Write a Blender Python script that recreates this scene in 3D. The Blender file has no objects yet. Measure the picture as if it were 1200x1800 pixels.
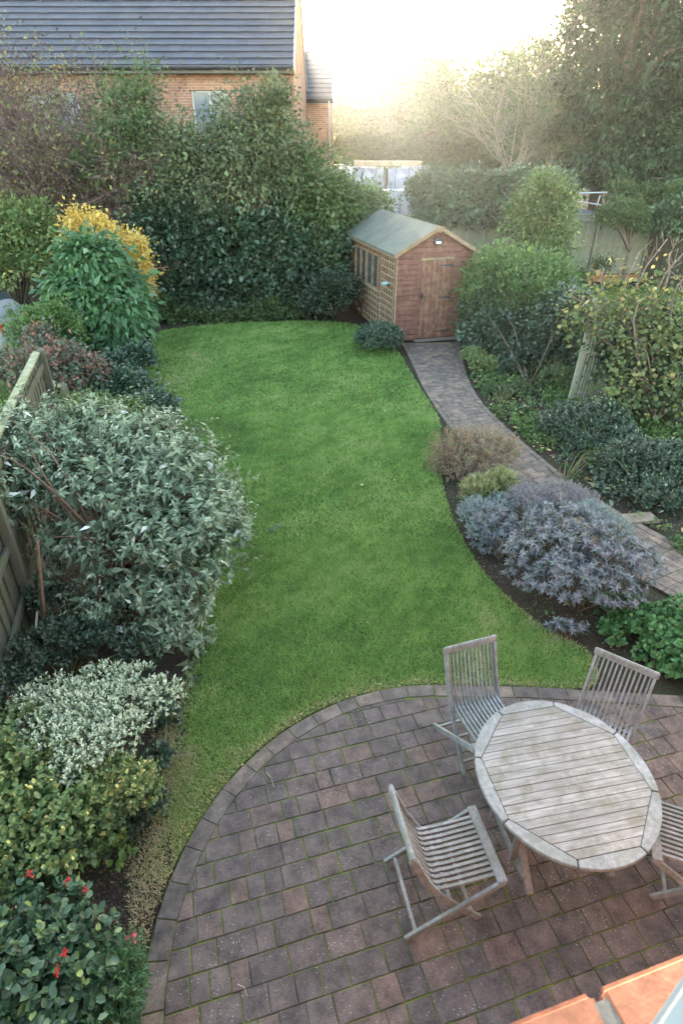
import bpy, bmesh, math, random
import numpy as np
from mathutils import Vector, Matrix
R = math.radians
PI = math.pi
scene = bpy.context.scene
rng = np.random.default_rng(7)
random.seed(7)

# ------------------------------------------------------------------ camera
cam_data = bpy.data.cameras.new('camera')
cam = bpy.data.objects.new('camera', cam_data)
scene.collection.objects.link(cam)
cam.location = (0, 0, 4.3)
cam.rotation_euler = (R(90 - 31.76), 0, 0)
cam_data.sensor_fit = 'VERTICAL'
cam_data.sensor_height = 36.0
cam_data.sensor_width = 24.0
cam_data.lens = 21.0
cam_data.clip_start = 0.05
cam_data.clip_end = 1500
cam_data.dof.use_dof = True
cam_data.dof.focus_distance = 6.0
cam_data.dof.aperture_fstop = 7.0
scene.camera = cam

# ------------------------------------------------------------------ light
SUN_EL, SUN_AZ = 8.0, -3.4          # azimuth from +Y towards +X
world = bpy.data.worlds.new('World'); scene.world = world
world.use_nodes = True
nt = world.node_tree
bg = nt.nodes['Background']
sky = nt.nodes.new('ShaderNodeTexSky'); sky.sky_type = 'NISHITA'
sky.sun_disc = False
sky.sun_elevation = R(SUN_EL); sky.sun_rotation = R(SUN_AZ)
sky.air_density = 1.0; sky.dust_density = 1.2; sky.ozone_density = 1.0
nt.links.new(sky.outputs[0], bg.inputs[0])
bg.inputs[1].default_value = 0.15
sun_d = bpy.data.lights.new('sun', 'SUN'); sun_d.energy = 2.0; sun_d.angle = R(0.5)
sun_d.color = (1.0, 0.95, 0.88)
sun = bpy.data.objects.new('sun', sun_d); scene.collection.objects.link(sun)
d = Vector((math.sin(R(SUN_AZ)) * math.cos(R(SUN_EL)), math.cos(R(SUN_AZ)) * math.cos(R(SUN_EL)), math.sin(R(SUN_EL))))
sun.rotation_euler = d.to_track_quat('Z', 'Y').to_euler()
sun.location = (0, 0, 30)
scene.view_settings.view_transform = 'Standard'
scene.view_settings.look = 'None'
scene.view_settings.exposure = 3.9
scene.view_settings.use_white_balance = True
scene.view_settings.white_balance_temperature = 7600
scene.view_settings.white_balance_tint = 10
scene.view_settings.gamma = 1.0
scene.cycles.use_denoising = True
scene.cycles.max_bounces = 6
scene.cycles.diffuse_bounces = 3
scene.cycles.transparent_max_bounces = 8
scene.cycles.volume_bounces = 0
scene.cycles.sample_clamp_indirect = 6

COL = scene.collection

# ------------------------------------------------------------------ helpers: objects
def link(o, parent=None):
    COL.objects.link(o)
    if parent is not None: o.parent = parent
    return o

def tag(o, label=None, cat=None, group=None, kind=None):
    if label: o['label'] = label
    if cat: o['category'] = cat
    if group: o['group'] = group
    if kind: o['kind'] = kind
    return o

def thing(name, label, cat, loc=(0, 0, 0), rotz=0.0, group=None):
    o = bpy.data.objects.new(name, None)
    o.empty_display_size = 0.1
    COL.objects.link(o)
    o.location = loc; o.rotation_euler = (0, 0, rotz)
    return tag(o, label, cat, group)

def copy_tree(o, parent=None):
    c = o.copy(); COL.objects.link(c); c.parent = parent
    for ch in list(o.children): copy_tree(ch, c)
    return c

class MB:
    """collects faces; build() links them as one mesh object"""
    def __init__(s): s.v = []; s.f = []; s.a = []
    def add(s, V, F, a=None):
        b = len(s.v); s.v += [tuple(p) for p in V]
        for f in F:
            s.f.append(tuple(i + b for i in f)); s.a.append(random.random() if a is None else a)
    def box(s, c, size, rz=0.0, a=None):
        x, y, z = [k / 2 for k in size]
        P = [(-x,-y,-z),(x,-y,-z),(x,y,-z),(-x,y,-z),(-x,-y,z),(x,-y,z),(x,y,z),(-x,y,z)]
        co, si = math.cos(rz), math.sin(rz)
        P = [(c[0]+p[0]*co-p[1]*si, c[1]+p[0]*si+p[1]*co, c[2]+p[2]) for p in P]
        s.add(P, [(0,3,2,1),(4,5,6,7),(0,1,5,4),(1,2,6,5),(2,3,7,6),(3,0,4,7)], a if a is not None else random.random())
    def bar(s, p0, p1, w, h, up=(0, 0, 1), a=None, w1=None, h1=None):
        p0 = Vector(p0); p1 = Vector(p1); d = (p1 - p0).normalized(); up = Vector(up)
        sx = d.cross(up)
        if sx.length < 1e-5: sx = d.cross(Vector((1, 0, 0)))
        sx.normalize(); sz = sx.cross(d)
        P = []
        for p, ww, hh in ((p0, w, h), (p1, w1 or w, h1 or h)):
            for i, j in ((-1,-1),(1,-1),(1,1),(-1,1)):
                P.append(p + sx * (i * ww / 2) + sz * (j * hh / 2))
        s.add(P, [(0,1,2,3),(7,6,5,4),(0,4,5,1),(1,5,6,2),(2,6,7,3),(3,7,4,0)], a if a is not None else random.random())
    def tube(s, pts, r0, r1=None, n=6, a=None, cap=True):
        pts = [Vector(p) for p in pts]; r1 = r0 if r1 is None else r1
        V = []; F = []; m = len(pts); ref = None
        for i, p in enumerate(pts):
            d = (pts[min(i+1, m-1)] - pts[max(i-1, 0)]).normalized()
            if ref is None: ref = Vector((0, 0, 1)) if abs(d.z) < .9 else Vector((1, 0, 0))
            x = d.cross(ref).normalized(); y = d.cross(x).normalized(); ref = -y if False else ref
            r = r0 + (r1 - r0) * i / max(1, m - 1)
            for k in range(n):
                t = 2 * PI * k / n
                V.append(p + x * (r * math.cos(t)) + y * (r * math.sin(t)))
        for i in range(m - 1):
            for k in range(n):
                F.append((i*n+k, i*n+(k+1) % n, (i+1)*n+(k+1) % n, (i+1)*n+k))
        if cap:
            F.append(tuple(range(n-1, -1, -1))); F.append(tuple((m-1)*n+k for k in range(n)))
        s.add(V, F, random.random() if a is None else a)
    def prism(s, poly, z0, z1, a=None):
        n = len(poly)
        V = [(p[0], p[1], z0) for p in poly] + [(p[0], p[1], z1) for p in poly]
        s.add(V, [tuple(range(n-1, -1, -1)), tuple(range(n, 2*n))] + [(i, (i+1) % n, (i+1) % n+n, i+n) for i in range(n)], random.random() if a is None else a)
    def build(s, name, mat, parent=None, smooth=False, bevel=0.0, seg=2):
        me = bpy.data.meshes.new(name)
        me.from_pydata([tuple(v) for v in s.v], [], s.f)
        at = me.attributes.new('rnd', 'FLOAT', 'FACE'); at.data.foreach_set('value', np.array(s.a, dtype=np.float32))
        if bevel > 0:
            bm = bmesh.new(); bm.from_mesh(me)
            bmesh.ops.bevel(bm, geom=bm.edges[:], offset=bevel, segments=seg, affect='EDGES', clamp_overlap=True)
            bm.to_mesh(me); bm.free()
        me.materials.append(mat)
        if smooth: me.shade_smooth()
        me.update()
        return link(bpy.data.objects.new(name, me), parent)

def mesh_np(name, V, F, mat, rnd=None, parent=None, smooth=False):
    """V (n,3) float, F (m,k) int, rnd (m,)"""
    me = bpy.data.meshes.new(name)
    V = np.ascontiguousarray(V, dtype=np.float32); F = np.ascontiguousarray(F, dtype=np.int32)
    me.vertices.add(len(V)); me.vertices.foreach_set('co', V.ravel())
    m, k = F.shape
    me.loops.add(m * k); me.loops.foreach_set('vertex_index', F.ravel())
    me.polygons.add(m)
    me.polygons.foreach_set('loop_start', np.arange(0, m * k, k, dtype=np.int32))
    if smooth: me.polygons.foreach_set('use_smooth', np.ones(m, dtype=bool))
    me.update(calc_edges=True)
    if rnd is not None:
        at = me.attributes.new('rnd', 'FLOAT', 'FACE'); at.data.foreach_set('value', np.ascontiguousarray(rnd, dtype=np.float32))
    me.materials.append(mat)
    return link(bpy.data.objects.new(name, me), parent)

# ------------------------------------------------------------------ helpers: materials
def new_mat(name):
    m = bpy.data.materials.new(name); m.use_nodes = True
    nt = m.node_tree; b = nt.nodes['Principled BSDF']
    return m, nt, b
def N(nt, t, **kw):
    n = nt.nodes.new(t)
    for k, v in kw.items():
        if hasattr(n, k): setattr(n, k, v)
        else: n.inputs[k].default_value = v
    return n
def ramp(nt, fac, stops, interp='LINEAR'):
    r = nt.nodes.new('ShaderNodeValToRGB'); r.color_ramp.interpolation = interp
    e = r.color_ramp.elements
    while len(e) < len(stops): e.new(0.5)
    for el, (p, c) in zip(e, stops):
        el.position = p; el.color = (c[0], c[1], c[2], 1)
    nt.links.new(fac, r.inputs[0]); return r.outputs[0]
def mix(nt, f, a, b, mode='MIX'):
    m = nt.nodes.new('ShaderNodeMix'); m.data_type = 'RGBA'; m.blend_type = mode
    for i, s in ((0, f), (6, a), (7, b)):
        if isinstance(s, (int, float)): m.inputs[i].default_value = s
        elif isinstance(s, tuple): m.inputs[i].default_value = (s[0], s[1], s[2], 1)
        else: nt.links.new(s, m.inputs[i])
    return m.outputs[2]
def coords(nt, scale=(1, 1, 1), rot=(0, 0, 0), kind='Object'):
    t = nt.nodes.new('ShaderNodeTexCoord'); mp = nt.nodes.new('ShaderNodeMapping')
    mp.inputs['Scale'].default_value = scale; mp.inputs['Rotation'].default_value = rot
    nt.links.new(t.outputs[kind], mp.inputs[0]); return mp.outputs[0]
def noise(nt, vec, scale, detail=4, rough=.6):
    n = N(nt, 'ShaderNodeTexNoise'); n.inputs['Scale'].default_value = scale
    n.inputs['Detail'].default_value = detail; n.inputs['Roughness'].default_value = rough
    nt.links.new(vec, n.inputs['Vector']); return n.outputs[0]
def attr(nt, name='rnd'):
    a = nt.nodes.new('ShaderNodeAttribute'); a.attribute_name = name; return a.outputs['Fac']
def bump(nt, b, h, strength=.3, dist=.01):
    u = nt.nodes.new('ShaderNodeBump'); u.inputs['Strength'].default_value = strength; u.inputs['Distance'].default_value = dist
    nt.links.new(h, u.inputs['Height']); nt.links.new(u.outputs[0], b.inputs['Normal'])

def leaf_mat(name, stops, rough=.5, transl=.25, spec=.4):
    m, nt, b = new_mat(name)
    c = ramp(nt, attr(nt), stops)
    b.inputs['Roughness'].default_value = rough; b.inputs['Specular IOR Level'].default_value = spec
    nt.links.new(c, b.inputs['Base Color'])
    t = nt.nodes.new('ShaderNodeBsdfTranslucent'); nt.links.new(c, t.inputs[0])
    ms = nt.nodes.new('ShaderNodeMixShader'); ms.inputs[0].default_value = transl
    nt.links.new(b.outputs[0], ms.inputs[1]); nt.links.new(t.outputs[0], ms.inputs[2])
    nt.links.new(ms.outputs[0], nt.nodes['Material Output'].inputs[0])
    return m
def g3(r, g, b): return (r, g, b)
def greens(base, var=.35, accent=None, apos=.93):
    r, g, b = base
    s = [(0, (r*(1-var), g*(1-var), b*(1-var))), (.5, base), (.85, (r*(1+var*1.3), g*(1+var), b*(1+var*.6)))]
    if accent: s += [(apos, (r*(1+var), g*(1+var), b)), (min(1, apos+.02), accent)]
    return s
def plain(name, col, rough=.7, spec=.3, metal=0, nscale=None, var=.25, bstr=0):
    m, nt, b = new_mat(name)
    b.inputs['Roughness'].default_value = rough; b.inputs['Specular IOR Level'].default_value = spec; b.inputs['Metallic'].default_value = metal
    if nscale:
        n = noise(nt, coords(nt), nscale, 5)
        c = ramp(nt, n, [(.3, tuple(k*(1-var) for k in col)), (.7, tuple(k*(1+var) for k in col))])
        nt.links.new(c, b.inputs['Base Color'])
        if bstr: bump(nt, b, n, bstr, .01)
    else: b.inputs['Base Color'].default_value = (*col, 1)
    return m
def wood(name, c0, c1, c2, axis=0, scale=6, stretch=14, lich=None, rough=.8):
    m, nt, b = new_mat(name)
    s = [scale*stretch]*3; s[axis] = scale
    n1 = noise(nt, coords(nt, tuple(s)), 1, 5, .65)
    n2 = noise(nt, coords(nt), 7, 5, .7)
    c = ramp(nt, n1, [(.25, c0), (.5, c1), (.8, c2)])
    a = ramp(nt, attr(nt), [(0, (.84, .84, .84)), (1, (1.1, 1.1, 1.1))])
    c = mix(nt, 1.0, c, a, 'MULTIPLY')
    l = ramp(nt, n2, [(.44, (0, 0, 0)), (.66, (1, 1, 1))])
    c = mix(nt, l, c, lich if lich else tuple(k*.6 for k in c1))
    nt.links.new(c, b.inputs['Base Color']); b.inputs['Roughness'].default_value = rough
    b.inputs['Specular IOR Level'].default_value = .25
    bump(nt, b, n1, .35, .004)
    return m

# ------------------------------------------------------------------ helpers: foliage
def unit(a): return a / np.maximum(1e-9, np.linalg.norm(a, axis=1, keepdims=True))
TEMPL = {
 'kite': (np.array([[0,0,0],[-.28,.42,.08],[0,1,-.06],[.28,.42,.08]]), np.array([[0,3,2,1]])),
 'lance': (np.array([[0,0,0],[-.17,.38,.06],[0,1,-.16],[.17,.38,.06],[0,.5,-.01]]), np.array([[0,4,2,1],[0,3,2,4]])),
 'oval': (np.array([[0,0,0],[-.3,.3,.06],[-.26,.72,.05],[0,1,-.08],[.26,.72,.05],[.3,.3,.06]]), np.array([[0,3,2,1],[0,5,4,3]])),
 'round': (np.array([[0,0,0],[-.45,.25,.05],[-.42,.75,.05],[0,1,-.04],[.42,.75,.05],[.45,.25,.05]]), np.array([[0,3,2,1],[0,5,4,3]])),
 'needle': (np.array([[0,0,0],[-.05,.3,0],[0,1,0],[.05,.3,0]]), np.array([[0,3,2,1]])),
}
def place_leaves(P, D, Nn, S, templ, W=1.0):
    TV, TF = TEMPL[templ]
    D = unit(D); X = unit(np.cross(D, Nn)); Z = np.cross(X, D)
    S = S[:, None, None]
    T = TV[None, :, :]
    V = P[:, None, :] + S * (T[..., 0:1] * W * X[:, None, :] + T[..., 1:2] * D[:, None, :] + T[..., 2:3] * Z[:, None, :])
    n, k = len(P), len(TV)
    F = (TF[None] + (np.arange(n) * k)[:, None, None]).reshape(-1, 4)
    return V.reshape(-1, 3), F, len(TF)
def sphere(n):
    return unit(rng.normal(size=(n, 3)))
def crown(blobs, nclump, perclump, clump_r, fill=.3, low=-.5, flat=1.0):
    """clump centres scattered on the blobs' shells; returns positions, outward dirs, clump centres, clump random value"""
    B = np.array(blobs, float)
    w = (B[:, 3]*B[:, 4] + B[:, 4]*B[:, 5] + B[:, 3]*B[:, 5]); w /= w.sum()
    idx = rng.choice(len(B), nclump, p=w); b = B[idx]
    far = rng.random(nclump) < .16
    d = sphere(nclump)
    bad = d[:, 2] < low
    d[bad, 2] *= -1
    rr = np.where(far, 1.02 + .30 * rng.random(nclump), 1 - fill * rng.random(nclump) ** 1.5)
    C = b[:, :3] + d * b[:, 3:6] * rr[:, None]
    ncol = unit(d / b[:, 3:6])
    cr = clump_r * (0.5 + .9 * rng.random(nclump)) * np.where(far, .75, 1)
    q = rng.normal(size=(nclump, perclump, 3)) * .55
    q[..., 2] *= flat
    P = C[:, None, :] + q * cr[:, None, None]
    O = ncol[:, None, :] * 1.0 + q * .8
    cv = rng.random(nclump)
    return P.reshape(-1, 3), unit(O.reshape(-1, 3)), C, np.repeat(cv, perclump)
def leaf_object(name, P, O, mat, size, templ='kite', parent=None, W=1.0, up=.5, droop=.2, jit=.7, cv=None, varr=.5, zmin=.01, sizevar=.35):
    ok = P[:, 2] > zmin
    P, O = P[ok], O[ok]
    n = len(P)
    D = O + jit * rng.normal(size=(n, 3)) * .7; D[:, 2] -= droop
    Nn = rng.normal(size=(n, 3)) * .45 + O * .35; Nn[:, 2] += up
    S = size * (1 + sizevar * rng.normal(size=n)).clip(.35, 2)
    V, F, k = place_leaves(P, D, unit(Nn), S, templ, W)
    r = rng.random(n)
    if cv is not None: r = (1 - varr) * r + varr * cv[ok]
    return mesh_np(name, V, F, mat, np.repeat(r, k), parent)
def limb_tubes(mb, base, ends, r0, r1, n=5, sag=.15, seg=5, wob=.06):
    base = np.array(base, float)
    for e in ends:
        e = np.array(e, float); L = np.linalg.norm(e - base)
        pts = []
        off = rng.normal(size=3) * wob * L
        for i in range(seg + 1):
            t = i / seg
            p = base + (e - base) * t
            p = p + off * math.sin(PI * t); p[2] += sag * L * math.sin(PI * t)
            pts.append(p)
        mb.tube(pts, r0, r1, n)

def plant(name, label, cat, base, blobs, mat, size, nclump, per, clump_r, templ='kite', stem_mat=None, nst=8, r0=.02, r1=.004,
          group=None, part='foliage', stem='stem', trunk_h=0, fill=.35, low=-.4, **kw):
    base = (base[0], base[1], base[2] if len(base) > 2 else 0)
    root = thing(name, label, cat, base, 0, group)
    B = [(b[0]-base[0], b[1]-base[1], b[2]-base[2], b[3], b[4], b[5]) for b in blobs]
    P, O, C, cv = crown(B, nclump, per, clump_r, fill, low, kw.pop('flat', 1.0))
    leaf_object(part, P, O, mat, size, templ, root, cv=cv, **kw)
    if stem_mat:
        mb = MB()
        top = (0, 0, trunk_h)
        if trunk_h: mb.tube([(0, 0, -.05), (rng.normal()*.03*trunk_h, rng.normal()*.03*trunk_h, trunk_h*.5), top], r0*1.6, r0, 8)
        ends = C[rng.permutation(len(C))[:nst]]
        limb_tubes(mb, top, ends, r0, r1)
        mb.build(stem, stem_mat, root, smooth=True)
    return root

def sinenoise(x, y, s=1.0, seed=0):
    r = np.random.default_rng(seed); v = 0
    for i in range(7):
        a = r.random() * 2 * PI; f = s * (0.6 + 1.6 * r.random()); ph = r.random() * 6.28
        v = v + np.sin((x * np.cos(a) + y * np.sin(a)) * f + ph + 1.3*np.sin(x*f*.7+ph*2))
    return v / 7
def inpoly(x, y, poly):
    c = np.zeros(len(x), bool); n = len(poly); j = n - 1
    for i in range(n):
        xi, yi = poly[i]; xj, yj = poly[j]
        k = ((yi > y) != (yj > y)) & (x < (xj - xi) * (y - yi) / (yj - yi + 1e-12) + xi)
        c ^= k; j = i
    return c
def edge_dist(x, y, poly):
    dmin = np.full(len(x), 1e9); n = len(poly)
    for i in range(n):
        ax, ay = poly[i]; bx, by = poly[(i+1) % n]
        t = (((x-ax)*(bx-ax) + (y-ay)*(by-ay)) / ((bx-ax)**2 + (by-ay)**2 + 1e-9)).clip(0, 1)
        dmin = np.minimum(dmin, np.hypot(x-ax-t*(bx-ax), y-ay-t*(by-ay)))
    return dmin
def smooth_poly(poly, it=2):
    for _ in range(it):
        q = []
        for i in range(len(poly)):
            a = poly[i]; b = poly[(i+1) % len(poly)]
            q += [(a[0]*.75+b[0]*.25, a[1]*.75+b[1]*.25), (a[0]*.25+b[0]*.75, a[1]*.25+b[1]*.75)]
        poly = q
    return poly

# ------------------------------------------------------------------ palette
M = {}
M['soil'] = None
def soil_mat():
    m, nt, b = new_mat('soil')
    v = coords(nt)
    n1 = noise(nt, v, 3, 6, .7); n2 = noise(nt, v, 45, 4, .7)
    c = ramp(nt, n2, [(.3, (.018, .013, .010)), (.55, (.045, .033, .026)), (.75, (.10, .075, .055))])
    c2 = ramp(nt, n1, [(.45, (0, 0, 0)), (.65, (1, 1, 1))])
    c = mix(nt, c2, c, mix(nt, .6, c, (.035, .05, .018)))
    nt.links.new(c, b.inputs['Base Color']); b.inputs['Roughness'].default_value = .95; b.inputs['Specular IOR Level'].default_value = .15
    bump(nt, b, n2, .8, .02); return m
M['soil'] = soil_mat()
def turf_mat(name, g):
    m, nt, b = new_mat(name)
    v = coords(nt)
    n1 = noise(nt, v, 1.2, 5, .6); n2 = noise(nt, v, 60, 3, .7)
    c = ramp(nt, n1, [(.35, tuple(k*.7 for k in g)), (.65, (g[0]*1.5, g[1]*1.15, g[2]))])
    d = ramp(nt, n2, [(.35, (.35, .35, .35)), (.65, (1, 1, 1))])
    c = mix(nt, 1.0, c, d, 'MULTIPLY')
    nt.links.new(c, b.inputs['Base Color']); b.inputs['Roughness'].default_value = .95; b.inputs['Specular IOR Level'].default_value = .1
    bump(nt, b, n2, .8, .02); return m
M['turf'] = turf_mat('turf', (.09, .15, .045))
M['bark'] = plain('bark', (.13, .10, .075), .9, .15, nscale=18, var=.5, bstr=.6)
M['twig'] = plain('twig', (.20, .145, .12), .85, .2, nscale=20, var=.4)
M['twig_pale'] = plain('twig_pale', (.30, .26, .20), .85, .2, nscale=20, var=.35)
M['twig_purple'] = plain('twig_purple', (.15, .095, .10), .85, .2, nscale=20, var=.4)
M['stem_red'] = plain('stem_red', (.15, .085, .055), .8, .2, nscale=12, var=.4)
M['stem_green'] = plain('stem_green', (.10, .10, .045), .8, .2, nscale=12, var=.4)

# ================================================================== SETTING
def ground_z(x, y):
    t = np.clip((y - 23.3) / .9, 0, 1) * np.clip((x + 1.2) / 1.0, 0, 1)
    return 1.2 * t * t * (3 - 2 * t)
def build_ground():
    xs = np.concatenate([np.linspace(-300, -14, 12), np.linspace(-13, 16, 90), np.linspace(18, 300, 12)])
    ys = np.concatenate([np.linspace(-40, -2, 6), np.linspace(-1, 22, 70), np.linspace(22.3, 27, 24), np.linspace(29, 60, 14), np.linspace(70, 500, 12)])
    X, Y = np.meshgrid(xs, ys); Z = ground_z(X, Y) - .0 + .012 * sinenoise(X, Y, 3.0, 3) - .012
    V = np.stack([X.ravel(), Y.ravel(), Z.ravel()], 1); nx = len(xs)
    i = np.arange(len(ys) - 1)[:, None] * nx + np.arange(nx - 1)[None]
    i = i.ravel(); F = np.stack([i, i + 1, i + nx + 1, i + nx], 1)
    tag(mesh_np('ground', V, F, M['soil'], smooth=True), kind='structure')
build_ground()

def sheet(name, poly, z, mat, kind='structure', thick=.0):
    mb = MB(); mb.add([(p[0], p[1], z) for p in poly], [tuple(range(len(poly)))])
    o = mb.build(name, mat); return tag(o, kind=kind)

LAWN = [(-5.3,15.4),(-5.1,14.6),(-4.5,13.0),(-4.0,11.8),(-3.3,10.5),(-2.75,9.4),(-2.3,8.3),(-2.0,7.2),(-1.75,6.2),(-1.6,5.2),(-1.5,4.3),(-1.47,3.5),(-1.45,2.9),(-1.42,2.6),(-1.36,2.3),(-1.27,2.12),(-1.19,2.12),(-1.175,2.2),(-1.09,2.49),(-.95,2.80),(-.74,3.13),(-.46,3.41),(-.12,3.64),(.30,3.805),(.75,3.878),(1.15,3.878),(1.7,3.855),(2.25,3.81),(2.42,3.93),(2.5,4.3),(2.12,4.6),(1.87,5.05),(1.66,5.6),(1.55,6.2),(1.48,6.95),(1.5,8.2),(1.62,9.0),(1.8,9.95),(1.72,10.9),(1.6,11.9),(1.48,13.0),(1.4,14.1),
        (1.2,14.9),(.8,16.0),(.3,17.0),(-.64,17.2),(-1.8,17.15),(-2.7,17.0),(-3.6,16.75),(-4.4,16.4),(-5.0,15.95)]
LAWN_S = smooth_poly(LAWN, 1)
sheet('lawn', [(p[0] + (.16 if (p[0] < -1.3 and p[1] < 5.5) else 0), p[1]) for p in LAWN_S], .015, M['turf'])
NL = [(-16, 1), (-3.1, 3.5), (-4.1, 7.6), (-6.9, 17.6), (-16, 17.6)]
NR = [(4.8, 11.0), (5.2, 9), (16, 9), (16, 21.9), (6.2, 21.9), (4.2, 15.5)]
sheet('neighbour_lawn', NL, .012, M['turf'])
sheet('neighbour_lawn', NR, .012, M['turf'])

def blades(name, poly, n, hmin, hmax, w, mat, ymin=-1e9, ymax=1e9, dens=None, seed=1, brown=None):
    r = np.random.default_rng(seed)
    P = np.array(poly); x0, y0 = P.min(0); x1, y1 = P.max(0); y0 = max(y0, ymin); y1 = min(y1, ymax)
    x = r.uniform(x0, x1, n * 3); y = r.uniform(y0, y1, n * 3)
    k = inpoly(x, y, poly); x, y = x[k][:n], y[k][:n]
    a = sinenoise(x, y, 2.2, 5); b = sinenoise(x, y, 7.0, 6); e = edge_dist(x, y, poly)
    keep = r.random(len(x)) < .74 + .30 * b + .2 * sinenoise(x, y, 14.0, 9) + np.clip(e * 3 - .35, -.35, .2)
    keep &= ~((x < -.75) & (y < 5.2) & (e < .45) & (r.random(len(x)) < .30 - e + .45*sinenoise(x, y, 9, 4)))
    x, y, a, b, e = [q[keep] for q in (x, y, a, b, e)]
    m = len(x)
    h = (hmin + (hmax - hmin) * r.random(m)) * (1 + .3 * a)
    th = r.random(m) * 2 * PI; ln = r.random(m) * .9 + .15
    dx, dy = np.cos(th), np.sin(th); ph = th + PI/2 + r.normal(size=m)*.5
    ww = w * (.6 + .8 * r.random(m))
    z0 = np.full(m, .014)
    A = np.stack([x - np.cos(ph)*ww/2, y - np.sin(ph)*ww/2, z0], 1)
    B = np.stack([x + np.cos(ph)*ww/2, y + np.sin(ph)*ww/2, z0], 1)
    C = np.stack([x + dx*h*ln, y + dy*h*ln, z0 + h*np.sqrt(np.clip(1.2-ln**2, .1, 1))], 1)
    V = np.stack([A, B, C], 1).reshape(-1, 3); F = np.arange(3*m).reshape(-1, 3)
    c_ = sinenoise(x, y, 14.0, 9)
    d_ = sinenoise(x, y, .9, 12)
    rnd = .42 + .26 * a + .22 * b + .18 * c_ + .20 * d_ + .22 * (r.random(m) - .5)
    if brown is not None: rnd = rnd + brown(x, y, e, r)
    rnd = np.where(r.random(m) < .03, .97, rnd)
    o = mesh_np(name, V, F, mat, rnd.clip(0, 1)); return tag(o, kind='stuff')
def arc_band(a, b):
    t = np.linspace(R(176), R(84), 30); c = (.883, 1.788); q = 2.085
    return [(c[0]+(q+a)*math.cos(k), c[1]+(q+a)*math.sin(k)) for k in t] + [(c[0]+(q+b)*math.cos(k), c[1]+(q+b)*math.sin(k)) for k in t[::-1]]
M['grass'] = leaf_mat('grass', [(0, (.060, .135, .034)), (.3, (.125, .255, .062)), (.55, (.21, .355, .095)), (.8, (.33, .40, .16)), (1, (.44, .37, .23))], .6, .3, .15)
def brown_edge(x, y, e, r):
    near = np.exp(-((e) / .09) ** 2) * (y < 5.2) * .55
    left = np.exp(-((x + 1.15) / .38) ** 2) * (y < 3.2) * .5
    b2 = np.exp(-((y - 3.6) / .25) ** 2) * (x < 2.3) * (x > -1.2) * .1
    yl = np.exp(-(((x + 3.6) / .9) ** 2 + ((y - 12.3) / 2.2) ** 2)) * .18 + np.exp(-(((x + 1) / 1.0) ** 2 + ((y - 10.3) / 1.2) ** 2)) * .10
    return near * r.random(len(x)) + left * r.random(len(x)) + b2 + yl
for q in (('grass', LAWN_S, 150000, .022, .05, .0065, M['grass'], 2, 6.3), ('grass', LAWN_S, 90000, .028, .055, .011, M['grass'], 6.3, 10.5), ('grass', LAWN_S, 80000, .03, .06, .017, M['grass'], 10.5, 18)):
    o = blades(*q, seed=int(q[7]*3+1), brown=brown_edge)
    o['label'] = {2: 'short green mown grass near the curved patio edge', 6.3: 'green mown grass in the middle of the lawn', 10.5: 'green mown grass at the far end of the lawn'}[q[7]]
o = blades('grass', NL, 26000, .04, .08, .02, M['grass'], seed=31); o['label'] = 'green grass behind the lichen covered left fence'
o = blades('grass', NR, 30000, .04, .08, .02, M['grass'], seed=32); o['label'] = 'green grass beyond the trellis in the right neighbour garden'

WORN = [(-1.62,3.6),(-1.35,3.5),(-1.15,2.95),(-1.05,2.62),(-1.16,2.3),(-1.21,1.95),(-1.22,1.75),(-1.33,1.78),(-1.48,2.2),(-1.6,2.9)]
o = blades('dry_grass', WORN, 15000, .012, .035, .006, M['grass'], seed=41, brown=lambda x, y, e, r: .30 + .30*r.random(len(x))); o['label'] = 'dry straw coloured worn grass where the lawn thins out beside the lower left border'
o = blades('dry_grass', arc_band(.0, .10), 9000, .010, .028, .005, M['grass'], seed=42, brown=lambda x, y, e, r: .30 + .30*r.random(len(x))); o['label'] = 'brown dead grass fringe along the outside of the curved patio edging'
# ---- pavers
def paver_mat(name, dark, red, tan, moss=.5, spots=.5):
    m, nt, b = new_mat(name)
    v = coords(nt)
    c = ramp(nt, attr(nt), [(0, tuple(k*.8 for k in dark)), (.40, dark), (.62, tuple((a+b_)/2 for a, b_ in zip(dark, red))), (.8, red), (1, tan)])
    n1 = noise(nt, v, 9, 6, .7); n2 = noise(nt, v, 160, 3, .6)
    c = mix(nt, 1.0, c, ramp(nt, n1, [(.32, (.50, .50, .52)), (.68, (1.55, 1.5, 1.46))]), 'MULTIPLY')
    c = mix(nt, 1.0, c, ramp(nt, n2, [(.3, (.6, .6, .6)), (.7, (1.45, 1.45, 1.45))]), 'MULTIPLY')
    # lichen dots, thicker towards one side
    w = N(nt, 'ShaderNodeTexVoronoi'); w.inputs['Scale'].default_value = 55; w.inputs['Randomness'].default_value = 1; nt.links.new(v, w.inputs['Vector'])
    dotm = ramp(nt, w.outputs['Distance'], [(.10, (1, 1, 1)), (.20, (0, 0, 0))])
    n3 = noise(nt, v, 2.2, 3, .6)
    pm = ramp(nt, n3, [(.42, (0, 0, 0)), (.58, (1, 1, 1))])
    sx = nt.nodes.new('ShaderNodeSeparateColor'); nt.links.new(w.outputs['Color'], sx.inputs[0])
    pick = ramp(nt, sx.outputs[0], [(1-spots*.45, (0, 0, 0)), (1-spots*.45+.03, (1, 1, 1))])
    f = mix(nt, 1.0, dotm, pm, 'MULTIPLY'); f = mix(nt, 1.0, f, pick, 'MULTIPLY')
    c = mix(nt, f, c, (.42, .43, .40))
    nt.links.new(c, b.inputs['Base Color']); b.inputs['Roughness'].default_value = .8; b.inputs['Specular IOR Level'].default_value = .3
    bump(nt, b, n2, .35, .003); return m
M['paver'] = paver_mat('paver', (.076, .062, .060), (.094, .067, .060), (.112, .077, .064), spots=.9)
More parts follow.
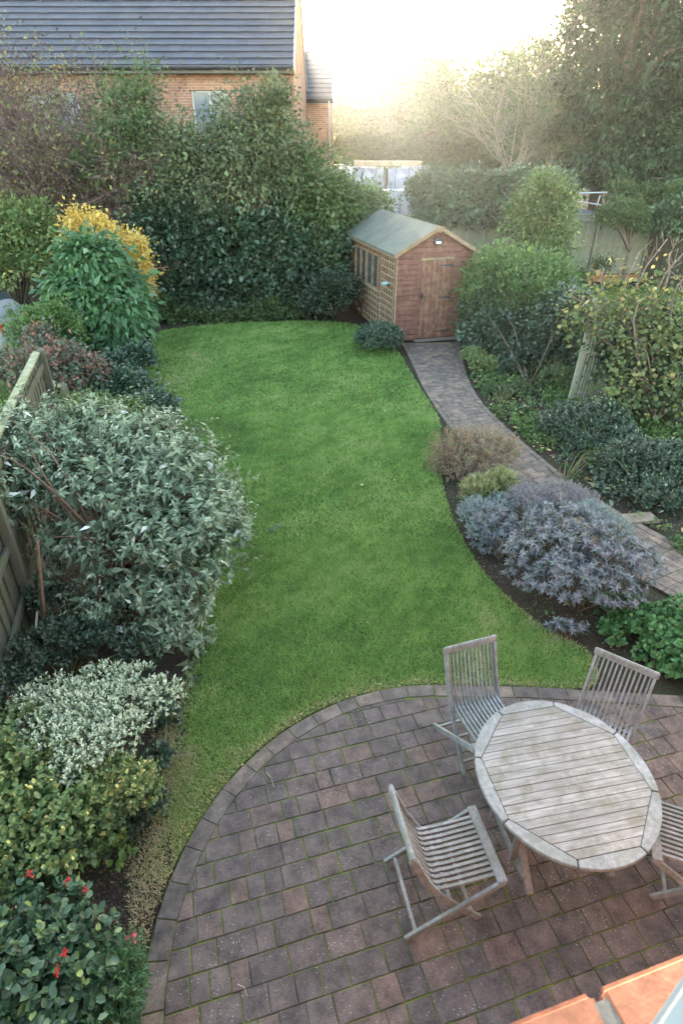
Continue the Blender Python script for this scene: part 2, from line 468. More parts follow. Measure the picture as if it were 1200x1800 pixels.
M['edging'] = paver_mat('edging', (.085, .072, .066), (.105, .084, .072), (.12, .095, .078), spots=.3)
M['path_paver'] = paver_mat('path_paver', (.120, .096, .084), (.152, .115, .094), (.17, .13, .10), spots=.3)
def joint_mat():
    m, nt, b = new_mat('joint'); v = coords(nt)
    n1 = noise(nt, v, 3.0, 4, .7); n2 = noise(nt, v, 90, 3, .7)
    f = ramp(nt, n1, [(.36, (0, 0, 0)), (.54, (1, 1, 1))])
    c = mix(nt, f, (.035, .03, .024), mix(nt, n2, (.07, .11, .015), (.16, .21, .035)))
    nt.links.new(c, b.inputs['Base Color']); b.inputs['Roughness'].default_value = .95; b.inputs['Specular IOR Level'].default_value = .1
    bump(nt, b, n2, .8, .01); return m
M['joint'] = joint_mat()

def clip_poly(poly, a, b):
    """keep the part of poly left of the line a->b"""
    out = []; n = len(poly)
    def sd(p): return (b[0]-a[0])*(p[1]-a[1]) - (b[1]-a[1])*(p[0]-a[0])
    for i in range(n):
        p, q = poly[i], poly[(i+1) % n]; s, t = sd(p), sd(q)
        if s >= 0: out.append(p)
        if (s >= 0) != (t >= 0):
            k = s / (s - t); out.append((p[0]+(q[0]-p[0])*k, p[1]+(q[1]-p[1])*k))
    return out
def area(p): return .5 * sum(p[i][0]*p[(i+1) % len(p)][1] - p[(i+1) % len(p)][0]*p[i][1] for i in range(len(p)))
def inset(poly, d):
    n = len(poly); out = []
    for i in range(n):
        p0, p, p1 = poly[i-1], poly[i], poly[(i+1) % n]
        e0 = Vector((p[0]-p0[0], p[1]-p0[1])); e1 = Vector((p1[0]-p[0], p1[1]-p[1]))
        if e0.length < 1e-6 or e1.length < 1e-6: out.append(p); continue
        e0.normalize(); e1.normalize(); n0 = Vector((-e0.y, e0.x)); n1 = Vector((-e1.y, e1.x))
        m_ = n0 + n1; q = m_.length_squared
        if q < .2: out.append(p); continue
        m_ = m_ * (2 / q) * d
        out.append((p[0]+m_.x, p[1]+m_.y))
    return out
def dedupe(poly, eps=.006):
    out = []
    for p in poly:
        if not out or math.hypot(p[0]-out[-1][0], p[1]-out[-1][1]) > eps: out.append(p)
    while len(out) > 2 and math.hypot(out[0][0]-out[-1][0], out[0][1]-out[-1][1]) < eps: out.pop()
    return out
def add_paver(mb, poly, top, col, gap=.0028, bev=.0045):
    poly = dedupe(poly)
    if len(poly) < 3 or area(poly) < .0006: return
    gap *= random.uniform(.7, 1.6)
    poly = [(p[0]+random.gauss(0, .0012), p[1]+random.gauss(0, .0012)) for p in poly]
    o = inset(poly, gap); i = inset(poly, gap + bev)
    if area(i) < .0002 or area(o) < 0: return
    tx, ty = random.gauss(0, .006), random.gauss(0, .006); cx = sum(p[0] for p in o)/len(o); cy = sum(p[1] for p in o)/len(o)
    def z(p): return top + (p[0]-cx)*tx + (p[1]-cy)*ty
    n = len(o)
    V = [(p[0], p[1], top-.05) for p in o] + [(p[0], p[1], z(p)-bev*.8) for p in o] + [(p[0], p[1], z(p)) for p in i]
    F = [(k, (k+1) % n, (k+1) % n+n, k+n) for k in range(n)] + [(k+n, (k+1) % n+n, (k+1) % n+2*n, k+2*n) for k in range(n)] + [tuple(range(2*n, 3*n))]
    mb.add(V, F, col)

# patio outline: a circle that runs out into a straight edge on the right
PC = (.883, 1.788); PR = 2.081
arc = [(PC[0]+PR*math.cos(t), PC[1]+PR*math.sin(t)) for t in np.linspace(R(205), R(83), 40)]
PAT = arc + [(1.7, 3.845), (2.5, 3.78), (3.3, 3.72), (6.0, 3.55)]
def offset_path(path, d):
    out = []
    for i, p in enumerate(path):
        a = path[max(0, i-1)]; b = path[min(len(path)-1, i+1)]
        t = Vector((b[0]-a[0], b[1]-a[1])).normalized(); out.append((p[0]+t.y*d, p[1]-t.x*d))
    return out
def resample(path, steps):
    L = [0]
    for a, b in zip(path, path[1:]): L.append(L[-1]+math.hypot(b[0]-a[0], b[1]-a[1]))
    out = []
    for s in steps:
        s = min(s, L[-1])
        for i in range(len(path)-1):
            if s <= L[i+1] + 1e-9:
                k = (s-L[i])/(L[i+1]-L[i]+1e-12); a, b = path[i], path[i+1]
                t = Vector((b[0]-a[0], b[1]-a[1])).normalized()
                out.append(((a[0]+(b[0]-a[0])*k, a[1]+(b[1]-a[1])*k), t)); break
    return out, L[-1]
def edging(mb, path, w, lens, top, inward=1, c0=.0, c1=1.0):
    s = [0.0]; tot = resample(path, [0])[1]
    while s[-1] < tot - .1: s.append(s[-1] + random.choice(lens) * random.uniform(.96, 1.04))
    s[-1] = tot
    pts, _ = resample(path, s)
    for (p, t), (q, u) in zip(pts, pts[1:]):
        a = (p[0]+t.y*w*inward, p[1]-t.x*w*inward); b = (q[0]+u.y*w*inward, q[1]-u.x*w*inward)
        poly = [p, q, b, a]
        if area(poly) < 0: poly = poly[::-1]
        add_paver(mb, poly, top, random.uniform(c0, c1))
def build_patio():
    root = thing('patio', None, None); root['kind'] = 'structure'; del_keys = None
    mb = MB(); edging(mb, PAT, .135, [.255, .255, .17, .23], .03)
    mb.build('edging', M['edging'], root)
    inner = offset_path(PAT, .136)
    region = inner + [(6.0, -.6), (-1.0, -.6)]
    if area(region) < 0: region = region[::-1]
    # region is convex apart from the long straight edges: clip by its edges
    U = (math.cos(R(16)), math.sin(R(16))); Vv = (-U[1], U[0])
    mb = MB(); rowh = .160
    edges = [(region[i], region[(i+1) % len(region)]) for i in range(len(region))]
    cen = (1.5, 1.5)
    for r_ in range(-18, 32):
        y0 = r_ * rowh + .02; x = -4.0 + random.random() * .2; last = None
        while x < 7.5:
            L = random.choice([.12, .16, .16, .24, .24]); 
            P = [(x, y0), (x+L, y0), (x+L, y0+rowh), (x, y0+rowh)]
            W = [(p[0]*U[0]+p[1]*Vv[0], p[0]*U[1]+p[1]*Vv[1]) for p in P]; x += L
            cx = sum(p[0] for p in W)/4; cy = sum(p[1] for p in W)/4
            if cy > 4.3 or cy < -.7 or cx < -1.5 or cx > 6.2: continue
            ins = [inpoly(np.array([p[0]]), np.array([p[1]]), region)[0] for p in W]
            if not any(ins) and not inpoly(np.array([cx]), np.array([cy]), region)[0]: continue
            if not all(ins):
                for a, b in edges:
                    if edge_dist(np.array([cx]), np.array([cy]), [a, b])[0] < .35: W = clip_poly(W, a, b)
                    if len(W) < 3: break
            if len(W) < 3: continue
            redp = np.clip(.20 + .28*(cx-.2) - .12*(cy-1.5), .12, .75)
            col = random.uniform(.55, .9) if random.random() < redp else random.uniform(.0, .55)
            if L < .13 and random.random() < .35: col = random.uniform(.6, .88)
            if cx > 2.3 and cy > 2.3 and random.random() < .45: col = random.uniform(.85, 1)
            add_paver(mb, W, .028 + random.gauss(0, .0009), col)
    mb.build('paving', M['paver'], root)
    mb = MB(); mb.add([(p[0], p[1], .0215) for p in (PAT + [(6.0, -.8), (-1.2, -.8)])][::-1], [tuple(range(len(PAT)+2))])
    mb.build('joint_sand', M['joint'], root)
build_patio()

# ---- garden path
PL = [(1.50,14.95),(1.62,13.2),(1.66,11.9),(1.78,10.6),(1.95,9.5),(2.2,8.4),(2.5,7.4),(2.9,6.35),(3.4,5.45),(4.1,4.6),(5.2,3.7)]
PRt = [(2.95,15.05),(2.80,13.6),(2.68,12.2),(2.70,10.9),(2.90,9.85),(3.12,8.8),(3.42,7.75),(3.82,6.8),(4.35,5.95),(5.05,5.2),(6.2,4.4)]
def dense(path, n):
    L = resample(path, [0])[1]; return [p for p, t in resample(path, list(np.linspace(0, L, n)))[0]]
def chaik(path, it=2):
    for _ in range(it):
        q = [path[0]]
        for a, b in zip(path, path[1:]): q += [(a[0]*.75+b[0]*.25, a[1]*.75+b[1]*.25), (a[0]*.25+b[0]*.75, a[1]*.25+b[1]*.75)]
        path = q + [path[-1]]
    return path
def build_path():
    root = thing('garden_path', None, None); root['kind'] = 'structure'
    l = chaik(PL); r = chaik(PRt)
    mb = MB(); edging(mb, l, .10, [.2, .24], .024, 1 if area([l[0], l[5], r[5], r[0]]) < 0 else -1); 
    edging(mb, r, .10, [.2, .24], .024, -1 if area([l[0], l[5], r[5], r[0]]) < 0 else 1)
    mb.build('edging', M['path_paver'], root)
    n = 78; a = dense(l, n); b = dense(r, n); mb = MB()
    for i in range(n-1):
        def pt(P, Q, f): return (P[0]+(Q[0]-P[0])*f, P[1]+(Q[1]-P[1])*f)
        w = math.hypot(b[i][0]-a[i][0], b[i][1]-a[i][1]); f = .105/w; s = f
        while s < 1 - f - .02:
            L = random.choice([.12, .16, .24, .2])/w; e = min(s+L, 1-f)
            if 1-f-e < .06/w: e = 1-f
            P = [pt(a[i], b[i], s), pt(a[i], b[i], e), pt(a[i+1], b[i+1], e), pt(a[i+1], b[i+1], s)]
            if area(P) < 0: P = P[::-1]
            add_paver(mb, P, .022+random.gauss(0, .0015), random.random()); s = e
    mb.build('paving', M['path_paver'], root)
    P = l + r[::-1]
    if area(P) < 0: P = P[::-1]
    mb = MB(); mb.add([(p[0], p[1], .014) for p in P], [tuple(range(len(P)))]); mb.build('joint_sand', M['joint'], root)
build_path()

# ================================================================== FURNITURE
M['teak_x'] = wood('teak_x', (.12, .115, .105), (.225, .215, .205), (.34, .33, .32), 0, 5, 14, (.15, .14, .115))
M['teak'] = wood('teak', (.135, .14, .14), (.23, .235, .238), (.335, .34, .345), 2, 12, 3, (.155, .16, .14))
def make_chair():
    t = thing('folding_chair', 'x', 'chair')
    mb = MB(); mb.box((-.005, 0, .885), (.028, .475, .068)); mb.build('top_rail', M['teak'], t, bevel=.009, seg=3)
    for s in (-1, 1):
        mb = MB(); y = s*.214
        P = [(0, .86), (.095, .60), (.185, .42), (.33, .21), (.50, 0.0)]
        for (x0, z0), (x1, z1) in zip(P, P[1:]):
            mb.bar((x0, y, z0), (x1, y, z1), .022, .046, (1, 0, .4), a=.5)
        mb.build('upright', M['teak'], t, bevel=.003)
        mb = MB(); y = s*.240
        mb.bar((.60, y, .452), (.0, y, .018), .022, .046, (0, 0, 1)); mb.build('leg', M['teak'], t, bevel=.003)
    mb = MB()
    for k in range(12):
        y = -.187 + k*.034
        P = [(-.002, .858), (.05, .72), (.10, .585), (.165, .455)]
        for (x0, z0), (x1, z1) in zip(P, P[1:]): mb.bar((x0, y, z0), (x1, y, z1), .013, .010, (1, 0, .4), a=(k*37 % 11)/11)
    mb.build('backrest', M['teak'], t)
    mb = MB()
    for k in range(12):
        y = -.187 + k*.034
        P = [(.163, .46), (.19, .432), (.30, .427), (.43, .437), (.555, .448)]
        for (x0, z0), (x1, z1) in zip(P, P[1:]): mb.bar((x0, y, z0), (x1, y, z1), .018, .020, (0, 0, 1), a=(k*53 % 13)/13)
    mb.build('seat', M['teak'], t)
    mb = MB(); mb.box((.582, 0, .462), (.062, .50, .018)); mb.build('front_rail', M['teak'], t, bevel=.004)
    for (x, z, w) in ((.06, .068, .46), (.30, .215, .46), (.20, .405, .40), (.44, .09, .42), (.50, .415, .40)):
        mb = MB(); mb.bar((x, -w/2, z), (x, w/2, z), .022, .022, (0, 0, 1)); mb.build('stretcher', M['teak'], t, bevel=.003)
    return t
chair = make_chair()
G = 'folding wooden chairs around the table'
for i, (x, y, a, lab) in enumerate([
    (.355, 2.015, 12, 'folding chair left of the table with its whole slatted seat in view'),
    (1.02, 3.47, -71.6, 'weathered folding chair standing at the lawn edge behind the left side of the table'),
    (2.17, 3.27, -126, 'folding chair behind the right side of the table before the lush green clump'),
    (2.60, 2.08, 162, 'weathered folding chair cut off by the right picture edge, slatted seat under the table rim')]):
    c = chair if i == 0 else copy_tree(chair)
    c.location = (x, y, .03); c.rotation_euler = (0, 0, R(a)); c['label'] = lab; c['group'] = G

def make_table():
    ang = R(11); t = thing('garden_table', 'round weathered grey wooden table with octagonal slatted centre on the brick patio', 'table', (1.475, 2.452, .03), ang)
    A0 = 22.5; Rm = .600; Ri = .553; ex = 1.035
    # ellipse slightly longer towards the camera-right; local frame
    def el(r, a): return (r*math.cos(a)*.965, r*math.sin(a)*1.03)
    inner = [el(Ri, R(22.5+45*k)) for k in range(8)]
    z0, z1 = .685, .712
    mb = MB(); n = 19; ys = np.linspace(-Ri*1.03*math.cos(R(22.5)), Ri*1.03*math.cos(R(22.5)), n+1)
    for a, b in zip(ys, ys[1:]):
        P = [(-1, a+.0004), (1, a+.0004), (1, b-.0004), (-1, b-.0004)]
        for i in range(8): P = clip_poly(P, inner[i], inner[(i+1) % 8]) if len(P) > 2 else P
        P = dedupe(P, .001)
        if len(P) > 2: mb.prism(inset(P, .0012), z0+.001, z1-.001+random.gauss(0, .0006))
    mb.build('tabletop', M['teak_x'], t, bevel=.0010, seg=1)
    mb = MB()
    for k in range(8):
        a0, a1 = R(22.5+45*k), R(22.5+45*(k+1)); s = 10
        g = R(.22)
        outer = [el(Rm, a0+g+(a1-a0-2*g)*j/s) for j in range(s+1)]
        i0, i1 = inner[k], inner[(k+1) % 8]
        def lerp(p, q, f): return (p[0]+(q[0]-p[0])*f, p[1]+(q[1]-p[1])*f)
        poly = [lerp(i0, i1, .006)] + outer + [lerp(i1, i0, .006)]
        c = (sum(p[0] for p in poly)/len(poly), sum(p[1] for p in poly)/len(poly))
        poly = inset(poly if area(poly) > 0 else poly[::-1], .0016)
        mb.prism(poly, z0, z1)
    mb.build('table_rim', M['teak'], t, bevel=.004, seg=2)
    mb = MB(); P = [el(Ri*.9, R(22.5+45*k)) for k in range(8)]
    for k in range(8): mb.bar((*P[k], z0-.03), (*P[(k+1) % 8], z0-.03), .024, .055)
    mb.build('apron', M['teak'], t)
    for sx in (-1, 1):
        for sy in (-1, 1):
            mb = MB(); x = sx*.30; 
            mb.bar((x, sy*.36, .02), (x, -sy*.26, z0-.02), .026, .05, (sx*1., 0, 0)); mb.build('leg', M['teak'], t, bevel=.003)
            for o in ():pass
        mb = MB(); mb.bar((sx*.325, -.30, .10), (sx*.325, .30, .10), .024, .04); mb.build('stretcher', M['teak'], t, bevel=.003)
        for sy in (-1, 1):
            mb = MB(); mb.bar((sx*.345, sy*.16, .08), (sx*.345, sy*.16, z0-.02), .045, .024, (0, 1, 0)); mb.build('leg_post', M['teak'], t, bevel=.003)
    return t
make_table()

# window sill and frame in the lower right corner
M['terracotta'] = plain('terracotta', (.27, .105, .062), .85, .2, nscale=28, var=.28, bstr=.35)
M['mortar'] = plain('mortar', (.17, .15, .13), .95, .1, nscale=60, var=.4)
M['pvc'] = plain('pvc', (.22, .23, .225), .35, .5)
def house_bit():
    U = Vector((math.cos(R(16.5)), math.sin(R(16.5)), 0)); V = Vector((-U.y, U.x, 0))
    P0 = Vector((0.323, 0.33, 3.377))
    t = thing('window_sill', 'orange terracotta tiled window sill in the bottom right corner', 'window sill', tuple(P0), R(16.5))
    for k in range(-3, 4):
        mb = MB(); mb.box((k*.223+.1115+.002, -.09, -.012), (.212, .18, .024)); o = mb.build('sill_tile', M['terracotta'], t, bevel=.007, seg=3)
    mb = MB(); mb.box((0, -.095, -.016), (1.6, .165, .022)); mb.build('mortar_bed', M['mortar'], t)
    w = thing('brick_wall', 'red brick house wall below the terracotta sill', 'wall', tuple(P0 + V*-.12 + Vector((0, 0, -P0.z))), R(16.5))
    mb = MB(); mb.box((1, 0, (P0.z-.04)/2), (9, .16, P0.z-.04)); mb.build('brickwork', M['brick'], w)
    f = thing('window_frame', 'pale grey window frame edge beside the terracotta sill', 'window frame', tuple(P0+Vector((0,0,.001))), R(16.5))
    q0 = Vector((0.354, 0.255, 3.645)) - P0; q1 = Vector((0.303, 0.215, 3.604)) - P0
    rot = Matrix.Rotation(-R(16.5), 3, 'Z'); q0 = rot @ q0; q1 = rot @ q1; dd = (q1-q0)
    mb = MB(); mb.bar(q0 - dd*1.2, q1+dd*1.0, .030, .05, (0, 0, 1)); mb.build('frame_rail', M['pvc'], f, bevel=.006, seg=3)
    mb = MB(); off = rot @ Vector((.017, 0, .0)); mb.bar(q0 - dd*1.2+off+Vector((0,0,.012)), q1+dd+off+Vector((0,0,.012)), .008, .05, (0, 0, 1)); mb.build('seal', plain('rubber', (.16, .19, .18), .6), f)
def brick_mat(name, c1, c2, mor, sc=1.0):
    m, nt, b = new_mat(name)
    t = nt.nodes.new('ShaderNodeTexCoord'); s = nt.nodes.new('ShaderNodeSeparateXYZ'); nt.links.new(t.outputs['Object'], s.inputs[0])
    a = nt.nodes.new('ShaderNodeMath'); a.operation = 'ADD'; nt.links.new(s.outputs[0], a.inputs[0]); nt.links.new(s.outputs[1], a.inputs[1])
    c = nt.nodes.new('ShaderNodeCombineXYZ'); nt.links.new(a.outputs[0], c.inputs[0]); nt.links.new(s.outputs[2], c.inputs[1])
    k = nt.nodes.new('ShaderNodeTexBrick'); nt.links.new(c.outputs[0], k.inputs[0])
    k.inputs['Scale'].default_value = sc; k.inputs['Mortar Size'].default_value = .006; k.inputs['Brick Width'].default_value = .225; k.inputs['Row Height'].default_value = .075
    k.inputs['Color1'].default_value = (*c1, 1); k.inputs['Color2'].default_value = (*c2, 1); k.inputs['Mortar'].default_value = (*mor, 1)
    n1 = noise(nt, coords(nt), 1.5, 6, .7)
    col = mix(nt, 1.0, k.outputs[0], ramp(nt, n1, [(.3, (.7, .7, .7)), (.7, (1.3, 1.3, 1.3))]), 'MULTIPLY')
    nt.links.new(col, b.inputs['Base Color']); b.inputs['Roughness'].default_value = .9; b.inputs['Specular IOR Level'].default_value = .2
    return m
M['brick'] = brick_mat('brick', (.34, .16, .11), (.26, .115, .082), (.34, .29, .25))
M['brick_pale'] = brick_mat('brick_pale', (.40, .20, .13), (.32, .15, .10), (.40, .33, .27))
house_bit()

# ================================================================== SHED
M['shed'] = wood('shed_wood', (.078, .033, .027), (.130, .056, .045), (.18, .082, .066), 0, 2, 14, (.20, .10, .07))
M['shed_v'] = wood('shed_door_wood', (.10, .046, .033), (.155, .070, .048), (.21, .10, .07), 2, 2, 14, (.24, .14, .10))
M['shed_trim'] = wood('shed_trim', (.14, .085, .06), (.21, .135, .095), (.28, .19, .135), 0, 3, 6, (.26, .20, .12))
M['lattice'] = wood('lattice', (.20, .15, .105), (.30, .235, .17), (.38, .31, .23), 2, 5, 4, (.35, .30, .20))
def felt_mat():
    m, nt, b = new_mat('felt'); v = coords(nt)
    n1 = noise(nt, v, 1.6, 5, .7); n2 = noise(nt, v, 120, 2, .6)
    c = ramp(nt, n1, [(.3, (.075, .092, .085)), (.55, (.115, .135, .12)), (.75, (.14, .155, .12))])
    c = mix(nt, 1.0, c, ramp(nt, n2, [(.3, (.75, .75, .75)), (.7, (1.25, 1.25, 1.25))]), 'MULTIPLY')
    nt.links.new(c, b.inputs['Base Color']); b.inputs['Roughness'].default_value = .9; b.inputs['Specular IOR Level'].default_value = .15; bump(nt, b, n2, .6, .006); return m
M['felt'] = felt_mat()
M['black_metal'] = plain('black_metal', (.025, .025, .03), .45, .5, nscale=30, var=.3)
M['white_plastic'] = plain('white_plastic', (.62, .64, .68), .4, .5)
def glass_mat(name, tint=(.35, .42, .45)):
    m, nt, b = new_mat(name); b.inputs['Base Color'].default_value = (*tint, 1); b.inputs['Roughness'].default_value = .08
    b.inputs['Specular IOR Level'].default_value = .8
    b.inputs['Transmission Weight'].default_value = .0; b.inputs['Alpha'].default_value = 1; return m
M['glass'] = glass_mat('window_glass', (.05, .065, .065))
def build_shed():
    W, D, HE, HA = 1.93, 4.1, 2.06, 2.58
    t = thing('garden_shed', 'brown timber shed with felt roof and plank door at the end of the brick path', 'shed', (1.31, 15.02, .03), R(15.5))
    # local: x along the front, y into depth
    def gable(x): return HE + (HA-HE) * (1 - abs(x - W/2) / (W/2))
    # front boards (shiplap), split around the door
    bh = .118; dx0, dx1, dz1 = .62, 1.38, 1.88
    mb = MB(); z = .05
    while z < HA - .02:
        zt = min(z + bh, HA - .01)
        def seg(xa, xb):
            # limit by the gable
            if z >= HE - .05:
                k = max(0, (zt - HE) / (HA - HE)) * W / 2
                xa = max(xa, k+.0); xb = min(xb, W - k)
            if xb - xa > .03:
                V = [(xa, -.030, z), (xb, -.030, z), (xb, 0, z), (xa, 0, z), (xa, -.014, zt-.012), (xb, -.014, zt-.012), (xb, 0, zt), (xa, 0, zt)]
                mb.add(V, [(0,1,5,4),(0,3,2,1),(4,5,6,7),(0,4,7,3),(1,2,6,5),(3,7,6,2)], random.random())
        if z < dz1: seg(0, dx0 - .004); seg(dx1 + .004, W)
        else: seg(0, W)
        z += bh
    mb.add([(0, .004, 0), (W, .004, 0), (W, .004, HE), (W/2, .004, HA), (0, .004, HE)], [(0,1,2,3,4)], .3)
    mb.build('front_wall', M['shed'], t)
    # left side wall with window openings
    wz0, wz1 = 1.02, 1.80; wins = [(1.30, 2.28), (2.34, 3.32)]
    mb = MB(); z = .05; mh = M['shed']
    def sboard(ya, yb, z, zt, x, s):
        V = [(x - s*.030, ya, z), (x - s*.030, yb, z), (x, yb, z), (x, ya, z), (x - s*.014, ya, zt-.012), (x - s*.014, yb, zt-.012), (x, yb, zt), (x, ya, zt)]
        F = [(0,1,5,4),(0,3,2,1),(4,5,6,7),(0,4,7,3),(1,2,6,5),(3,7,6,2)]
        if s > 0: F = [f[::-1] for f in F]
        mb.add(V, F, random.random())
    while z < HE - .03:
        zt = min(z + bh, HE)
        if wz0 - .06 < z < wz1:
            sboard(0, wins[0][0]-.03, z, zt, 0, 1); sboard(wins[1][1]+.03, D, z, zt, 0, 1)
        else: sboard(0, D, z, zt, 0, 1)
        sboard(0, D, z, zt, W, -1)
        z += bh
    mb.add([(.004, D, 0), (W-.004, D, 0), (W-.004, D, HE), (W/2, D, HA), (.004, D, HE)], [(4,3,2,1,0)], .3)
    for x in (.006, W-.006): mb.add([(x, 0, 0), (x, D, 0), (x, D, wz0-.05 if x < 1 else HE), (x, 0, wz0-.05 if x < 1 else HE)], [(0,1,2,3)], .3)
    mb.build('side_wall', M['shed_side'], t)
    mb = MB(); mb.add([(.01, .01, .06), (W-.01, .01, .06), (W-.01, D-.01, .06), (.01, D-.01, .06)], [(0,1,2,3)], .3); mb.build('floor_panel', M['shed'], t)
    for (a, b) in wins:
        mb = MB()
        for (ya, yb, za, zb) in ((a-.03, b+.03, wz0-.05, wz0), (a-.03, b+.03, wz1, wz1+.05), (a-.03, a+.02, wz0, wz1), (b-.02, b+.03, wz0, wz1), ((a+b)/2-.02, (a+b)/2+.02, wz0, wz1)):
            mb.box((-.018, (ya+yb)/2, (za+zb)/2), (.05, yb-ya-.002, zb-za-.002))
        mb.box((-.045, (a+b)/2, wz0-.055), (.07, b-a+.08, .022))
        w = mb.build('window', M['shed_trim'], t, bevel=.003, seg=1)
        mb = MB(); mb.box((.0, (a+b)/2, (wz0+wz1)/2), (.004, b-a, wz1-wz0)); mb.build('pane', M['glass'], w)
    # pale sheet of clutter seen behind the nearer window
    mb = MB(); mb.box((.03, 1.62, 1.28), (.01, .42, .42)); mb.build('inner_board', M['white_plastic'], t)
    # corner posts
    for (x, y) in ((-.02, -.02), (W+.02, -.02)):
        mb = MB(); mb.box((x, y, HE/2), (.045, .045, HE-.04)); mb.build('corner_post', M['shed_trim'], t, bevel=.003, seg=1)
    # roof: two felted slopes with an overhang
    ov = .07; fr = .12; k = (HA-HE)/(W/2); zr = HA + .05; xe = -.12; ze = zr - k*(W/2 - xe)
    for s in (-1, 1):
        mb = MB(); n = 14
        V = []; F = []
        xs = [W/2 + s*(W/2 - xe)*f for f in (0, .33, .66, 1)]
        for j in range(n+1):
            y = -fr + (D+2*fr)*j/n
            for i, x in enumerate(xs):
                V.append((x, y, zr - k*abs(x-W/2) + .004*math.sin(j*2.1+i*1.7)*(i > 0)))
        for j in range(n):
            for i in range(3):
                f = (j*4+i, j*4+i+1, (j+1)*4+i+1, (j+1)*4+i); F.append(f if s > 0 else f[::-1])
        mb.add(V, F, .5)
        xo = xs[-1]
        mb.bar((xo+s*.006, -fr, ze-.012), (xo+s*.006, D+fr, ze-.012), .008, .05)
        # lapped sheet seam
        for yy in (1.45, 2.9): mb.bar((W/2, yy, zr+.006), (xo, yy, ze+.006), .012, .004)
        ro = mb.build('roof', M['felt'], t)
        mb = MB(); mb.bar((xo-s*.01, -fr+.01, ze-.045), (xo-s*.01, D+fr-.01, ze-.045), .022, .075); mb.build('fascia', M['shed_trim'], ro)
        mb = MB(); mb.bar((W/2+s*.0, -fr-.012, zr-.035), (xo, -fr-.012, ze-.035), .022, .085, (0, 0, 1)); mb.build('barge_board', M['shed_trim'], ro, bevel=.003)
    mb = MB(); mb.box((W/2, -fr-.028, zr-.07), (.06, .02, .14)); mb.build('finial', M['shed_trim'], t, bevel=.003)
    # door: vertical boards, ledges, hinges, latch
    d = MB(); n = 6; w = (dx1-dx0)/n
    for i in range(n): d.box((dx0+w*(i+.5), -.028, .05+(dz1-.05)/2), (w-.006, .022, dz1-.055), a=random.uniform(.2, .8))
    door = d.build('door', M['shed_v'], t, bevel=.003, seg=1)
    mb = MB(); mb.box(((dx0+dx1)/2, -.038, dz1+.035), (dx1-dx0+.10, .03, .055)); mb.build('door_header', M['shed_trim'], t, bevel=.003)
    for z in (1.76, 1.02, .20):
        mb = MB(); mb.add([(dx1+.03, -.0445, z-.028), (dx1+.03, -.0445, z+.028), (dx1-.02, -.0445, z+.028), (dx1-.30, -.0445, z+.008), (dx1-.30, -.0445, z-.008), (dx1-.02, -.0445, z-.028)], [(5,4,3,2,1,0)], .5)
        mb.box((dx1+.012, -.046, z), (.03, .014, .08)); mb.build('hinge', M['black_metal'], door)
    mb = MB(); mb.box((dx0+.04, -.046, 1.08), (.05, .014, .15)); mb.tube([(dx0+.04, -.05, 1.08), (dx0+.04, -.09, 1.08), (dx0+.09, -.09, 1.08)], .011, n=8); mb.build('latch', M['black_metal'], door)
    # round bulkhead lamp under the apex
    mb = MB(); ring = [(W/2+.095*math.cos(a), .085*math.sin(a)) for a in np.linspace(0, 2*PI, 20, endpoint=False)]
    V = [(p[0], -.03, 2.30+p[1]) for p in ring] + [(p[0], -.085, 2.30+p[1]) for p in ring] + [(W/2+(p[0]-W/2)*.8, -.10, 2.30+p[1]*.8) for p in ring]
    F = [(k, (k+1) % 20, (k+1) % 20+20, k+20) for k in range(20)] + [(k+20, (k+1) % 20+20, (k+1) % 20+40, k+40) for k in range(20)] + [tuple(range(40, 60))]
    mb.add(V, F, .5); la = mb.build('wall_lamp', M['black_metal'], t, smooth=False)
    mb = MB(); mb.box((W/2, -.105, 2.275), (.13, .02, .05)); mb.build('lamp_diffuser', M['white_plastic'], la, bevel=.006)
    # trellis on the side wall: one tall panel by the corner, one low panel under the windows
    for (ya, yb, za, zb, nv, nh) in ((.06, .98, .12, 1.98, 6, 13), (1.05, 2.45, .10, 1.0, 7, 7)):
        mb = MB()
        for i in range(nv): mb.bar((-.052, ya+(yb-ya)*i/(nv-1), za), (-.052, ya+(yb-ya)*i/(nv-1), zb), .010, .026, (0, 1, 0))
        for i in range(nh): mb.bar((-.064, ya, za+(zb-za)*i/(nh-1)), (-.064, yb, za+(zb-za)*i/(nh-1)), .010, .026, (0, 0, 1))
        mb.build('trellis', M['lattice'], t)
    # threshold
    mb = MB(); mb.box(((dx0+dx1)/2+.1, -.09, .01), (1.2, .16, .035)); mb.build('threshold', M['mortar'], t, bevel=.004)
    return t
M['shed_side'] = wood('shed_side_wood', (.09, .038, .026), (.15, .064, .042), (.21, .095, .065), 1, 2, 14, (.24, .13, .08))
build_shed()
# pale blue dish hanging on the trellis
fx = thing('bird_feeder', 'pale blue bird feeder dish hanging on the shed trellis', 'bird feeder', (1.07, 15.38, 1.36), R(15.5))
mb = MB(); rr = [(.0, -.04), (.07, -.035), (.10, .0), (.105, .02), (.09, .02), (.05, -.01), (0, -.015)]
for (r0, z0), (r1, z1) in zip(rr, rr[1:]):
    n = 16
    V = [(r0*math.cos(2*PI*k/n), r0*math.sin(2*PI*k/n), z0) for k in range(n)] + [(r1*math.cos(2*PI*k/n), r1*math.sin(2*PI*k/n), z1) for k in range(n)]
    mb.add(V, [(k, (k+1) % n, (k+1) % n+n, k+n) for k in range(n)], .5)
mb.build('dish', plain('pale_blue', (.28, .42, .50), .4), fx, smooth=True)
mb = MB(); mb.tube([(.09, 0, .02), (0, 0, .22), (-.09, 0, .02)], .004, n=4); mb.tube([(0, 0, .22), (.06, 0, .24)], .004, n=4); mb.build('hanger', M['black_metal'], fx)

